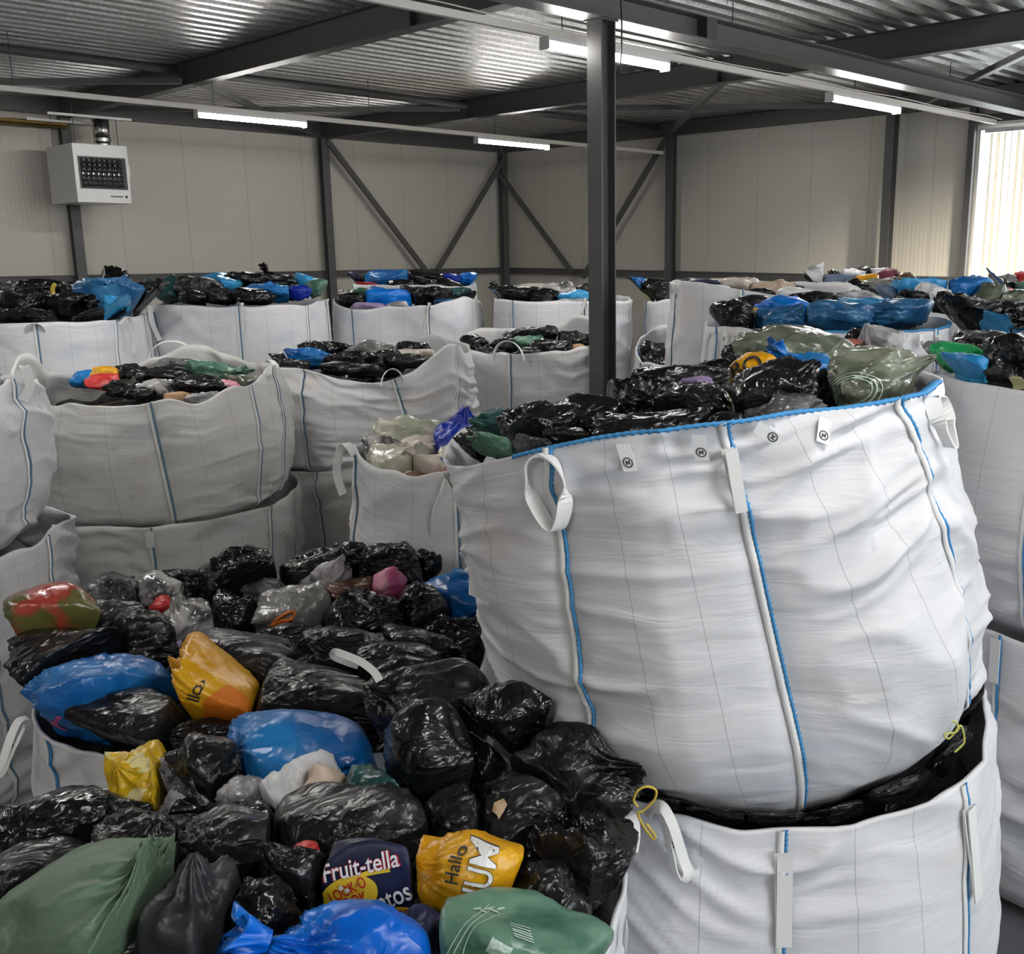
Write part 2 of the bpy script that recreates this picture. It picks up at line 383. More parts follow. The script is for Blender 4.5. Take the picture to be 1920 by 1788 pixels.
# ------------------------------------------------------------------ room shell
def struct(o): return tag(o, kind='structure')
struct(MB().box(X0, XW, Y0, YW, -0.2, 0).build('floor', CONC))

def wall_with_holes(name, axis, pos, thick, a0, a1, z0, z1, holes, m):
    """holes: list of (a, b, zlo, zhi) along the wall"""
    mb = MB()
    def bx(p, q, lo, hi):
        if q - p < 1e-4 or hi - lo < 1e-4: return
        if axis == 'Y': mb.box(min(pos, pos + thick), max(pos, pos + thick), p, q, lo, hi)
        else: mb.box(p, q, min(pos, pos + thick), max(pos, pos + thick), lo, hi)
    c = a0
    for a, b, lo, hi in sorted(holes):
        bx(c, a, z0, z1); bx(a, b, z0, lo); bx(a, b, hi, z1); c = b
    bx(c, a1, z0, z1)
    o = mb.build(name, m, org=(0, 0, 0)); return struct(o)
HT = ZD + 0.35
wall_with_holes('wall_back', 'X', YW, 0.15, X0 - 0.15, XW + 0.15, 0, HT, [], WALLX)
wall_with_holes('wall_right', 'Y', XW, 0.15, Y0 - 0.15, YW, 0, HT, [(a, b, WZ0, WZ1) for a, b in RIGHT_WINDOWS], WALLY)
wall_with_holes('wall_front', 'X', Y0, -0.15, X0 - 0.15, XW + 0.15, 0, HT, [(a, b, WZ0, WZ1) for a, b in ADDED_SOUTH_WINDOWS], WALLX)
wall_with_holes('wall_left', 'Y', X0, -0.15, Y0 - 0.15, YW, 0, HT, [], WALLY)

# corrugated roof deck, ribs along X
def deck():
    prof = [(0, 0), (0.105, 0), (0.135, 0.085), (0.22, 0.085)]
    ys, zs = [], []
    y = Y0 - 0.15
    while y < YW + 0.15:
        for a, b in prof: ys.append(y + a); zs.append(ZD + b)
        y += 0.25
    n = len(ys); xs = np.linspace(X0 - 0.15, XW + 0.15, 12)
    V, Fc = [], []
    for x in xs:
        for a, b in zip(ys, zs): V.append((x, a, b))
    for i in range(len(xs) - 1):
        for j in range(n - 1): Fc.append((i * n + j, i * n + j + 1, (i + 1) * n + j + 1, (i + 1) * n + j))
    # closed upper side, so that no daylight passes
    b = len(V)
    V += [(xs[0], ys[0], HT), (xs[-1], ys[0], HT), (xs[-1], ys[-1], HT), (xs[0], ys[-1], HT)]
    Fc.append((b, b + 1, b + 2, b + 3))
    return mesh_obj('ceiling', V, Fc, DECK, smooth=False, org=(0, 0, 0))
struct(deck())

# windows: frame, mullions, glass, outside the vertical blinds
WINS = []
def window(n, axis, pos, a, b, sign, pane=None):
    """sign: which way is out"""
    r = root(f'window_{n}', ((pos, (a + b) / 2, WZ0) if axis == 'Y' else ((a + b) / 2, pos, WZ0))); struct(r)
    f = MB(); c = pos + sign * 0.07
    def bx(p, q, lo, hi, t=0.03):
        if axis == 'Y': f.box(c - t, c + t, p, q, lo, hi)
        else: f.box(p, q, c - t, c + t, lo, hi)
    bx(a, b, WZ0, WZ0 + 0.06); bx(a, b, WZ1 - 0.06, WZ1)
    k = max(2, round((b - a) / 1.3)); st = (b - a) / k
    for i in range(k + 1):
        m = a + i * st; bx(max(a, m - 0.03), min(b, m + 0.03), WZ0 + 0.06, WZ1 - 0.06)
    struct(f.build('window_frame', WHITE_METAL, r))
    g = MB()
    if axis == 'Y': g.box(c - 0.004, c + 0.004, a + 0.01, b - 0.01, WZ0 + 0.01, WZ1 - 0.01)
    else: g.box(a + 0.01, b - 0.01, c - 0.004, c + 0.004, WZ0 + 0.01, WZ1 - 0.01)
    struct(g.build('window_pane', pane or GLASS, r))
for i, (a, b) in enumerate(RIGHT_WINDOWS): window(i + 1, 'Y', XW, a, b, 1)
for i, (a, b) in enumerate(ADDED_SOUTH_WINDOWS): window(i + 3, 'X', Y0, a, b, -1, FROST if i == 0 else GLASS)

def trim(n, mb, m=STEEL): return struct(mb.build(f'trim_{n}', m))
BAYX = [-3.13, 1.39, 5.91, 10.43]
POSTY = [13.05, 8.47, 4.0, -0.6]
# eaves beams and the rail at mid height along the two far walls
trim(1, MB().box(X0, XW - 0.2, YW - 0.16, YW - 0.003, ZR + 0.06, ZR + 0.29))
trim(2, MB().box(XW - 0.16, XW - 0.003, Y0, YW - 0.17, ZR + 0.06, ZR + 0.29))
RZ = CAMZ - 0.50
trim(3, MB().box(X0, XW - 0.2, YW - 0.10, YW - 0.003, RZ - 0.06, RZ + 0.06).box(X0, XW - 0.2, YW - 0.13, YW - 0.10, RZ - 0.06, RZ - 0.045).box(X0, XW - 0.2, YW - 0.13, YW - 0.10, RZ + 0.045, RZ + 0.06))
trim(4, MB().box(XW - 0.10, XW - 0.003, 7.0, YW - 0.2, RZ - 0.06, RZ + 0.06).box(XW - 0.13, XW - 0.10, 7.0, YW - 0.2, RZ - 0.06, RZ - 0.045).box(XW - 0.13, XW - 0.10, 7.0, YW - 0.2, RZ + 0.045, RZ + 0.06))

def ibeam(p, q, wd, ht, tf=0.012, tw=0.009, up=(0, 0, 1)):
    """I-section between two points; up is the direction of the web"""
    mb = MB(); p = Vector(p); q = Vector(q); u = Vector(up).normalized()
    mb.bar(p + u * (ht / 2 - tf / 2), q + u * (ht / 2 - tf / 2), wd, tf, up)
    mb.bar(p - u * (ht / 2 - tf / 2), q - u * (ht / 2 - tf / 2), wd, tf, up)
    mb.bar(p, q, tw, ht - 2 * tf, up)
    return mb
def thing(mb, name, label, cat, group=None, m=STEEL): return tag(mb.build(name, m), label, cat, group)

# main beam on the column
YB = 6.2
rb = root('main_beam', (5, YB, ZB)); tag(rb, 'deep grey steel girder resting on the freestanding column', 'beam')
ibeam((X0, YB, ZB + 0.1), (XW - 0.17, YB, ZB + 0.1), 0.24, 0.198).build('girder', STEEL, rb)
for x in (2.0, 7.42):
    st = MB(); st.box(x - 0.07, x + 0.07, YB - 0.118, YB - 0.006, ZB + 0.013, ZB + 0.187)
    st.build('splice_plate', STEEL_D, rb)
# column
XC = 6.155
rc = root('steel_column', (XC, YB, 0)); tag(rc, 'freestanding grey steel column rising between the white bulk bags', 'column')
ibeam((XC, YB, 0.02), (XC, YB, ZB - 0.012), 0.165, 0.165, 0.012, 0.01, up=(1, 0, 0)).build('shaft', STEEL, rc)
MB().box(XC - 0.12, XC + 0.12, YB - 0.12, YB + 0.12, 0, 0.02).build('base_plate', STEEL, rc)
MB().box(XC - 0.1, XC + 0.1, YB - 0.1, YB + 0.1, ZB - 0.012, ZB - 0.0005).build('cap_plate', STEEL, rc)
cb = MB(); p0 = Vector((XC + 0.10, YB - 0.13, ZB + 0.2)); pts = []
for i in range(15):
    t = i / 14; pts.append((XC + 0.09 - 0.01 * math.sin(t * 3), YB - 0.125 - 0.03 * math.sin(t * math.pi), ZB + 0.22 - 0.62 * t))
tag(cb.tube(pts, 0.007, 6).build('power_cable', BLACKP, smooth=True), 'thin black cable running down the beam onto the column', 'cable')

# rafters
RL = ['grey rafter over the far left, beyond the heater', 'grey rafter running from the heater side to the girder', 'long grey rafter landing on the post left of the V-brace', 'rafter']
for i, x in enumerate(BAYX[1:]):
    lab = ['grey steel rafter over the left edge of the hall', 'nearest grey steel rafter, crossing above the heater', 'second grey steel rafter, landing on the post left of the V-brace'][i]
    rr = root('rafter', (x, YW, ZR)); tag(rr, lab, 'rafter', 'roof rafters')
    ibeam((x, Y0, ZR + 0.15), (x, YW - 0.17, ZR + 0.15), 0.15, 0.296, 0.012, 0.008).build('rafter_section', STEEL, rr)
    for y in (13.45, 8.4):
        MB().box(x - 0.07, x + 0.07, y - 0.006, y + 0.006, ZR + 0.02, ZR + 0.28).build('connection_plate', STEEL_D, rr)
# posts on the far walls
def post(p, axis, lab):
    x, y = p
    r = root('wall_post', (x, y, 0)); tag(r, lab, 'post', 'wall posts')
    ibeam((x, y, 0.02), (x, y, ZR + 0.055), 0.15, 0.15, 0.011, 0.008, up=(0, 1, 0) if axis == 'X' else (1, 0, 0)).build('shaft', STEEL, r)
    MB().box(x - 0.1, x + 0.1, y - 0.1, y + 0.1, 0, 0.02).build('base_plate', STEEL, r)
    return r
yp = YW - 0.22; xp = XW - 0.22
post((BAYX[2], yp), 'X', 'grey steel wall post directly below the white heater')
post((BAYX[3], yp), 'X', 'grey steel wall post at the left end of the V-brace')
post((xp, yp), 'X', 'grey steel post in the far corner of the hall')
for y, lab in zip(POSTY[:2], ('grey steel wall post right of the freestanding column', 'grey steel wall post nearest the bright window')): post((xp, y), 'Y', lab)
# the edge trim beside the window
trim(5, MB().box(XW - 0.09, XW - 0.003, 7.18, 7.28, 0, ZR + 0.055))
trim(6, MB().box(XW - 0.14, XW - 0.003, 2.0, 7.17, WZ1 + 0.02, WZ1 + 0.14))

# V bracing
def brace(p, q, lab, wd=0.1, ht=0.06, up=(0, 0, 1)): return thing(MB().bar(p, q, wd, ht, up), 'brace', lab, 'brace', 'wall and roof braces')
yb = YW - 0.326; xb = XW - 0.326
xm = (BAYX[3] + XW) / 2
brace((BAYX[3] + 0.03, yb, ZR - 0.02), (xm - 0.16, yb, RZ + 0.05), 'dark diagonal brace sloping down from the post left of the far corner', up=(0, 1, 0))
brace((xp - 0.05, yb, ZR - 0.1), (xm + 0.16, yb, RZ + 0.05), 'dark diagonal brace sloping from the far corner down to the left', up=(0, 1, 0))
ym = 15.6
brace((xb, yp - 0.03, ZR - 0.42), (xb, ym + 0.05, RZ - 0.02), 'dark diagonal brace sloping from the far corner down to the right', up=(1, 0, 0))
brace((xb, POSTY[0] + 0.02, ZR - 0.0), (xb, ym - 0.25, RZ - 0.1), 'dark diagonal brace sloping up behind the freestanding column', up=(1, 0, 0))
# roof struts and wind braces under the deck
ZS = ZR + 0.2
def strut(p, q, lab):
    return tag(MB().tube([p, q], 0.055, 10).build('roof_strut', STEEL, smooth=True), lab, 'strut', 'round roof struts')
strut((BAYX[1] + 0.09, 13.45, ZS), (BAYX[2] - 0.09, 13.45, ZS), 'round grey roof strut left of the nearest rafter')
strut((BAYX[2] + 0.09, 13.45, ZS), (BAYX[3] - 0.09, 13.45, ZS), 'round grey roof strut between the two rafters')
strut((BAYX[3] + 0.09, 13.35, ZS), (XW - 0.2, 13.35, ZS), 'round grey roof strut between second rafter and the right wall')
zb = ZR + 0.05
def rbrace(p, q, lab, dz=0.0): brace((*p, zb + dz), (*q, zb + dz), lab, 0.08, 0.07)
rbrace((BAYX[2] - 0.12, 13.3), (BAYX[1] + 0.2, 17.9), 'roof wind brace running left from the nearest rafter to the eaves')
rbrace((BAYX[2] + 0.12, 13.3), (BAYX[3] - 0.15, 17.85), 'roof wind brace from the nearest rafter to the post left of the V-brace')
rbrace((BAYX[3] - 0.12, 13.55), (BAYX[2] + 0.25, 17.9), 'roof wind brace running left from the second rafter', 0.1)
rbrace((BAYX[3] + 0.12, 8.45), (XW - 0.3, 13.1), 'roof wind brace from second rafter to post right of the column')
rbrace((BAYX[3] + 0.12, 13.2), (XW - 0.3, 8.5), 'roof wind brace from second rafter to the post near the window', 0.1)
rbrace((BAYX[3] + 0.12, 4.2), (XW - 0.3, 8.2), 'pale roof wind brace beyond the girder at the upper right')

# fluorescent lights on their trunking
ZT = CAMZ + 1.70
def light(y, x, lab, group='fluorescent lights'):
    r = root('ceiling_light', (x + 0.75, y, ZT - 0.12)); tag(r, lab, 'ceiling light', group)
    MB().box(x, x + 1.46, y - 0.055, y + 0.055, ZT - 0.065, ZT - 0.029).build('housing', WHITE_METAL, r)
    mb = MB(); n = 10
    prof = [(math.cos(math.pi * k / n) * 0.055, -math.sin(math.pi * k / n) * 0.055) for k in range(n + 1)]
    xs = (x + 0.01, x + 0.03, x + 1.43, x + 1.45)
    V, Fc = [], []
    for i, xx in enumerate(xs):
        s = 0.6 if i in (0, 3) else 1
        for a, b in prof: V.append((xx, y + a * s, ZT - 0.066 + b * s))
    m = n + 1
    for i in range(3):
        for k in range(n): Fc.append((i * m + k, i * m + k + 1, (i + 1) * m + k + 1, (i + 1) * m + k))
    Fc.append(tuple(range(m))); Fc.append(tuple(range(3 * m, 4 * m))[::-1])
    mesh_obj('diffuser', V, Fc, LAMP, r)
    for xx in (x - 0.012, x + 1.46):
        MB().box(xx, xx + 0.012, y - 0.057, y + 0.057, ZT - 0.13, ZT - 0.029).build('end_cap', WHITE_METAL, r)
    return r
TR1, TR2, TR3, TR4 = 13.0, 6.55, 0.1, -5.5
TRK = {}
def track(y, x0, x1, lab):
    r = root('light_trunking', (x0, y, ZT)); tag(r, lab, 'trunking', 'light trunking')
    MB().box(x0, x1, y - 0.025, y + 0.025, ZT - 0.028, ZT + 0.03).build('rail', TRUNK, r)
    x = x0 + 0.6
    while x < x1 - 0.2:
        MB().tube([(x, y, ZT + 0.03), (x, y, ZD + 0.03)], 0.005, 5).build('hanger_rod', BLACKP, r); x += 2.25
track(TR1, X0 + 0.2, 14.48, 'long white light trunking hung across the back of the hall')
track(TR2, X0 + 0.2, 14.2, 'white light trunking hung alongside the main girder')
track(TR3, X0 + 0.2, 14.75, 'white light trunking over the middle of the hall'); track(TR4, X0 + 0.2, 14.75, 'white light trunking along the front wall')
light(TR1, 5.82, 'lit fluorescent light between the heater and the V-brace')
light(TR1, 10.18, 'lit fluorescent light at far end, left of the freestanding column')
light(TR2, 5.86, 'lit fluorescent light directly behind the column head')
light(TR2, 10.05, 'lit fluorescent light nearest the bright window')
for x in (1.07, -3.4): light(TR1, x, 'lit fluorescent light on the back trunking, off to the left', 'fluorescent lights off to the left')
for x in (1.4, -3.1): light(TR2, x, 'lit fluorescent light on the girder-side trunking, off to the left', 'fluorescent lights left of the girder')
for x in (-3.1, 1.4, 5.9, 10.4): light(TR3, x, 'lit fluorescent light over the middle of the hall', 'fluorescent lights over the middle')
for x in (-3.1, 1.4, 5.9, 10.4): light(TR4, x, 'lit fluorescent light along the front wall', 'fluorescent lights by the front wall')
# thin cables clipped along the girder-side trunking
for k, (dy, dz, lab) in enumerate(((0.06, 0.05, 'upper grey cable strung along the girder-side trunking'), (-0.05, 0.055, 'lower grey cable strung along the girder-side trunking'))):
    pts = [(X0 + 0.3 + i * 0.5, TR2 + dy, ZT + dz - 0.02 * abs(math.sin(i * 0.7 + k))) for i in range(41)]
    tag(MB().tube(pts, 0.006, 5).build('cable', TRUNK, smooth=True), lab, 'cable', 'ceiling cables')

# vertical blinds on the bright window
rbl = root('vertical_blind', (XW - 0.1, 5.2, WZ1)); tag(rbl, 'cream vertical blind hanging at the overexposed window', 'blind')
MB().box(XW - 0.13, XW - 0.07, 2.1, 7.0, WZ1 - 0.12, WZ1 - 0.06).build('head_rail', WHITE_METAL, rbl)
for k in range(46):
    y = 6.9 - k * 0.1; a = 0.85 + 0.25 * math.sin(k * 1.7)
    dx, dy = 0.0445 * math.cos(a), 0.0445 * math.sin(a)
    c = (XW - 0.10, y)
    V = [(c[0] - dx, c[1] - dy, WZ1 - 0.125), (c[0] + dx, c[1] + dy, WZ1 - 0.125), (c[0] + dx, c[1] + dy, WZ0 - 0.05), (c[0] - dx, c[1] - dy, WZ0 - 0.05)]
    off = np.array([-dy, dx, 0]) * 0.03
    V = [np.array(p) + off for p in V] + [np.array(p) - off for p in V]
    if k < 14 or k > 26: mesh_obj('slat', V, [(0, 1, 2, 3), (7, 6, 5, 4), (0, 4, 5, 1), (1, 5, 6, 2), (2, 6, 7, 3), (3, 7, 4, 0)], BLIND, rbl, smooth=False)

# unit heater on the back wall, with flue and gas pipe
def heater():
    hx0, hx1 = 5.53, 6.30; hy0, hy1 = 16.6, 17.75; hz0, hz1 = CAMZ + 0.66, CAMZ + 1.50
    r = root('unit_heater', ((hx0 + hx1) / 2, hy0, hz0)); tag(r, 'white gas unit heater with dark louvred outlet high on the wall', 'heater')
    mb = MB(); t = 0.045
    gx0, gx1, gz0, gz1 = hx0 + 0.08, hx1 - 0.06, hz0 + 0.22, hz1 - 0.20
    mb.box(hx0, hx1, hy0 + 0.12, hy1, hz0, hz1)
    mb.box(hx0, gx0, hy0, hy0 + 0.12, hz0, hz1).box(gx1, hx1, hy0, hy0 + 0.12, hz0, hz1)
    mb.box(gx0, gx1, hy0, hy0 + 0.12, hz0, gz0).box(gx0, gx1, hy0, hy0 + 0.12, gz1, hz1)
    o = mb.build('casing', WHITE_METAL, r)
    g = MB().box(gx0, gx1, hy0 + 0.10, hy0 + 0.118, gz0, gz1); g.build('outlet_recess', BLACKP, r)
    fr = MB(); e = 0.022
    fr.box(gx0 - e, gx1 + e, hy0 - 0.012, hy0 - 0.001, gz1, gz1 + e).box(gx0 - e, gx1 + e, hy0 - 0.012, hy0 - 0.001, gz0 - e, gz0)
    fr.box(gx0 - e, gx0, hy0 - 0.012, hy0 - 0.001, gz0, gz1).box(gx1, gx1 + e, hy0 - 0.012, hy0 - 0.001, gz0, gz1)
    fr.build('outlet_frame', STEEL_D, r)
    for k in range(6):
        z = gz0 + 0.04 + k * (gz1 - gz0 - 0.06) / 5.5
        MB().bar((gx0 + 0.01, hy0 + 0.035, z), (gx1 - 0.01, hy0 + 0.035, z), 0.06, 0.005, up=(0, -0.5, 1)).build('louvre', STEEL_D, r)
    for k in range(8):
        x = gx0 + 0.06 + k * (gx1 - gx0 - 0.12) / 7
        MB().tube([(x, hy0 + 0.085, gz0 + 0.01), (x, hy0 + 0.085, gz1 - 0.01)], 0.016, 8).build('heat_exchanger_tube', FLUE, r, smooth=True)
    fl = MB(); fl.tube([(hx0 + 0.66, hy0 + 0.6, hz1), (hx0 + 0.66, hy0 + 0.6, hz1 + 0.12)], 0.10, 20); fl.tube([(hx0 + 0.66, hy0 + 0.6, hz1 + 0.12), (hx0 + 0.66, hy0 + 0.6, ZR - 0.06)], 0.11, 20)
    fl.build('flue', FLUE, r, smooth=True)
    MB().tube([(hx0 + 0.66, hy0 + 0.6, hz1 + 0.10), (hx0 + 0.66, hy0 + 0.6, hz1 + 0.15)], 0.126, 20).build('flue_collar', FLUE, r)
    for x, y in ((hx0 + 0.08, hy0 + 0.1), (hx1 - 0.08, hy0 + 0.1), (hx0 + 0.08, hy1 - 0.1), (hx1 - 0.08, hy1 - 0.1)):
        MB().tube([(x, y, hz1), (x, y, ZD + 0.03)], 0.006, 5).build('hanger_rod', STEEL_D, r)
    for y in (hy0 + 0.1, hy1 - 0.1):
        MB().box(hx0 - 0.25, hx1 + 0.15, y - 0.02, y + 0.02, ZR - 0.10, ZR - 0.065).build('hanger_rail', WHITE_METAL, r)
    MB().box(hx1 - 0.30, hx1 - 0.12, hy0 - 0.003, hy0 - 0.0005, hz0 + 0.085, hz0 + 0.105).build('name_plate', STEEL, r)
    MB().tube([(hx1 - 0.07, hy0 - 0.006, hz0 + 0.095), (hx1 - 0.07, hy0 + 0.0, hz0 + 0.095)], 0.02, 12).build('indicator_knob', BLACKP, r)
    hg = MB(); hg.box(hx1, hx1 + 0.03, hy0 + 0.02, hy0 + 0.06, hz0 + 0.40, hz0 + 0.56); hg.build('side_latch', WHITE_METAL, r)
    for k, (dz, lab) in enumerate(((0, 'upper yellow gas pipe running along the wall to the heater'), (-0.05, 'lower yellow gas pipe running along the wall to the heater'))):
        tag(MB().tube([(X0 + 0.1, YW - 0.42 + 0.03 * k, CAMZ + 1.88 + dz), (hx0 + 0.35, YW - 0.42 + 0.03 * k, CAMZ + 1.88 + dz), (hx0 + 0.35, hy1 + 0.05, CAMZ + 1.88 + dz)], 0.022, 8).build('gas_pipe', BRASS, smooth=True), lab, 'pipe', 'gas pipes')
heater()
# ------------------------------------------------------------------ bulk bags
FD = 0.13       # depth of the packed filling below the rim
SK = {}
rng = np.random.default_rng(7)
def angdiff(a, b): return (a - b + np.pi) % (2 * np.pi) - np.pi

class Sack:
    def __init__(s, key, cb, ct, z0, z1, Rb, Rm, Rt, n=3.0, yaw=0.0, rim=None, wave=0.02, seams=None, wr=0.012, seed=0, res=(176, 64), round=(.16, .14)):
        s.round = round
        s.key, s.cb, s.ct, s.z0, s.z1, s.Rb, s.Rm, s.Rt, s.n, s.yaw = key, np.array(cb), np.array(ct), z0, z1, Rb, Rm, Rt, n, math.radians(yaw)
        s.rimf = rim; s.wave = wave; s.seed = seed; s.wr = wr; s.res = res
        if seams is None:
            r = random.Random(seed)
            seams = [(-180 + k * 45 + yaw + 22 + r.uniform(-5, 5),) * 2 for k in range(8)]
        s.seams = [(math.radians(a), math.radians(b)) for a, b in seams]
        s.nt = res[1]; s.nth = res[0]
        th = np.linspace(-np.pi, np.pi, s.nth, endpoint=False)
        t = np.linspace(0, 1, s.nt)
        TH, T = np.meshgrid(th, t)
        s.R = s.radius(TH, T)
        s.Z = s.height(TH, T)
        # displacement: horizontal creases, folds into the seams, sag
        hgt = z1 - z0
        P = np.stack([np.cos(TH).ravel() * 2.2, np.sin(TH).ravel() * 2.2, (T * hgt).ravel() * 9], 1)
        wv = n3(P * [0.7, 0.7, 0.12], seed + 50)
        P[:, 2] += (wv - 0.5) * 5
        a = ridge(P, seed + 1); b = ridge(P * [2.2, 2.2, 2.1] + 3.1, seed + 2); c = n3(np.stack([np.cos(TH).ravel() * 1.6, np.sin(TH).ravel() * 1.6, (T * hgt).ravel() * 2.0], 1), seed + 3)
        mod = np.clip(n3(np.stack([np.cos(TH).ravel() * 1.3, np.sin(TH).ravel() * 1.3, (T * hgt).ravel() * 2.6], 1), seed + 4) * 1.8 - 0.35, 0.1, 1.2)
        d = ((a ** 2 * 1.0 + b ** 2 * 0.5 - 0.55) * mod * s.wr * 2 + (c - 0.5) * 0.09).reshape(T.shape)
        # seams pull in, panels belly out
        sd = np.full(T.shape, 9.0)
        for sa, sb in s.seams:
            sd = np.minimum(sd, np.abs(angdiff(TH, sa + (sb - sa) * T)))
        belly = np.sin(np.pi * np.clip(T, 0, 1)) ** 0.7
        d += (np.minimum(sd, 0.36) / 0.36 - 0.6) * 0.035 * belly - np.exp(-(sd / 0.05) ** 2) * 0.012 * belly
        s.Rg = s.R + d
        s.th, s.t, s.TH, s.T = th, t, TH, T
    def sq(s, TH):
        a = TH - s.yaw
        r = (np.abs(np.cos(a)) ** s.n + np.abs(np.sin(a)) ** s.n) ** (-1 / s.n)
        return r / (0.5 + 0.5 * 2 ** (0.5 - 1 / s.n))
    def radius(s, TH, T):
        Rc = 2 * s.Rm - 0.5 * (s.Rb + s.Rt)
        R = s.Rb * (1 - T) ** 2 + 2 * Rc * T * (1 - T) + s.Rt * T ** 2
        R = R * (1 - s.round[0] * np.clip(1 - T / s.round[1], 0, 1) ** 2)
        return R * s.sq(TH)
    def height(s, TH, T):
        w = 0.0
        if s.rimf is not None: w = s.rimf(TH)
        th1 = np.asarray(TH, dtype=float)
        shp = th1.shape
        P = np.stack([np.cos(th1).ravel() * 2.5, np.sin(th1).ravel() * 2.5, np.zeros(th1.size)], 1)
        w = w + ((n3(P, s.seed + 9) - 0.5) * 2 * s.wave + (n3(P * 2.6, s.seed + 10) - 0.5) * s.wave).reshape(shp)
        return s.z0 + (s.z1 - s.z0) * T + w * np.clip((T - 0.25) / 0.75, 0, 1) ** 1.5
    def centre(s, T):
        T = np.asarray(T)[..., None]
        return s.cb * (1 - T) + s.ct * T
    def world(s, TH, T, R, Z):
        c = s.centre(T)
        u = c[..., 0] + np.cos(TH) * R; v = c[..., 1] + np.sin(TH) * R
        return np.stack([u * math.sin(YAW) + v * math.cos(YAW), -u * math.cos(YAW) + v * math.sin(YAW), Z], -1)
    def surf(s, th, t, off=0.0):
        """point on the wrinkled outside"""
        th = np.asarray(th, float); t = np.clip(np.asarray(t, float), 0, 1)
        fi = ((th + np.pi) / (2 * np.pi) * s.nth) % s.nth; i0 = np.floor(fi).astype(int) % s.nth; i1 = (i0 + 1) % s.nth; a = fi - np.floor(fi)
        fj = t * (s.nt - 1); j0 = np.minimum(np.floor(fj).astype(int), s.nt - 2); b = fj - j0
        def lerp(G): return (G[j0, i0] * (1 - a) + G[j0, i1] * a) * (1 - b) + (G[j0 + 1, i0] * (1 - a) + G[j0 + 1, i1] * a) * b
        return s.world(th, t, lerp(s.Rg) + off, lerp(s.Z))
    def build(s, m):
        V = [s.world(s.TH, s.T, s.Rg, s.Z).reshape(-1, 3)]
        n = s.nth; rows = s.nt
        uv = [np.stack([(s.TH * s.Rm).ravel(), (s.T * (s.z1 - s.z0)).ravel()], 1)]
        # panel coordinate
        sa = np.array(sorted([a for a, _ in s.seams])); 
        pc = np.zeros(s.T.shape)
        for j in range(rows):
            ang = np.sort(np.array([angdiff(a + (b - a) * s.t[j], 0.0) for a, b in s.seams]))
            k = np.searchsorted(ang, s.th, 'right')
            lo = np.where(k == 0, ang[-1] - 2 * np.pi, ang[k - 1]); hi = np.where(k == len(ang), ang[0] + 2 * np.pi, ang[k % len(ang)])
            pc[j] = (s.th - lo) / (hi - lo)
        pn = [np.stack([pc.ravel(), s.T.ravel()], 1)]
        Fc = []
        def stitch(r0, r1, flip=False):
            for i in range(n):
                k = (i + 1) % n
                q = (r0 * n + i, r0 * n + k, r1 * n + k, r1 * n + i)
                Fc.append(q[::-1] if flip else q)
        for j in range(rows - 1): stitch(j, j + 1)
        # inner face of the wall, going down 0.4 m
        last = rows - 1
        for dep, inn in ((0.0, 0.012), (0.05, 0.016), (0.16, 0.018), (0.30, 0.02), (0.42, 0.02)):
            tt = 1 - dep / (s.z1 - s.z0)
            TH = s.th; T = np.full(n, tt)
            jj = int(round(tt * (rows - 1)))
            V.append(s.world(TH, T, s.Rg[jj] - inn, s.Z[-1] - dep)); uv.append(np.stack([TH * s.Rm, T * (s.z1 - s.z0)], 1)); pn.append(np.full((n, 2), 0.5))
            stitch(last, rows + len(V) - 2); last = rows + len(V) - 2
        # base: rounded underside
        b0 = None
        for k, fr in enumerate((0.9, 0.55, 0.1)):
            V.append(s.world(s.th, np.zeros(n), s.Rg[0] * fr, np.full(n, s.z0 - (0.0 if fr < 0.95 else 0)))); uv.append(np.stack([s.th * s.Rm, np.full(n, -0.1 * k)], 1)); pn.append(np.full((n, 2), 0.5))
            idx = rows + len(V) - 2
            stitch(idx, 0 if b0 is None else b0); b0 = idx
        Fc.append(tuple(b0 * n + i for i in reversed(range(n))))
        c = s.centre(np.zeros(1))[0]
        s.root = root('bulk_bag', tuple(W(c[0], c[1], s.z0)))
        s.m = m
        return mesh_obj('sack_body', np.concatenate(V), Fc, m, s.root, True, np.concatenate(uv), np.concatenate(pn))
    def ribbon(s, name, path, widths, thick, m, parent, off=0.004):
        """path: arrays th, t ; a raised strip lying on the outside, rounded across"""
        th, t = path
        prof = [(-1, 0.0), (-0.8, 0.6), (0, 1.0), (0.8, 0.6), (1, 0.0)]
        V, Fc = [], []
        c = s.surf(th, t, off); nn = np.stack([np.cos(th), np.sin(th)], 1)
        nw = np.stack([nn[:, 0] * math.sin(YAW) + nn[:, 1] * math.cos(YAW), -nn[:, 0] * math.cos(YAW) + nn[:, 1] * math.sin(YAW), np.zeros(len(th))], 1)
        d = np.gradient(c, axis=0); d /= np.linalg.norm(d, axis=1, keepdims=True) + 1e-9
        side = np.cross(d, nw); side /= np.linalg.norm(side, axis=1, keepdims=True) + 1e-9
        wd = np.broadcast_to(widths, (len(th),))
        for a, b in prof: V.append(c + side * (a * wd / 2)[:, None] + nw * (b * thick))
        N = len(th)
        for k in range(4):
            for i in range(N - 1): Fc.append((k * N + i, k * N + i + 1, (k + 1) * N + i + 1, (k + 1) * N + i))
        for i in range(N - 1): Fc.append((4 * N + i, 4 * N + i + 1, i + 1, i))
        return mesh_obj(name, np.concatenate(V), Fc, m, parent)
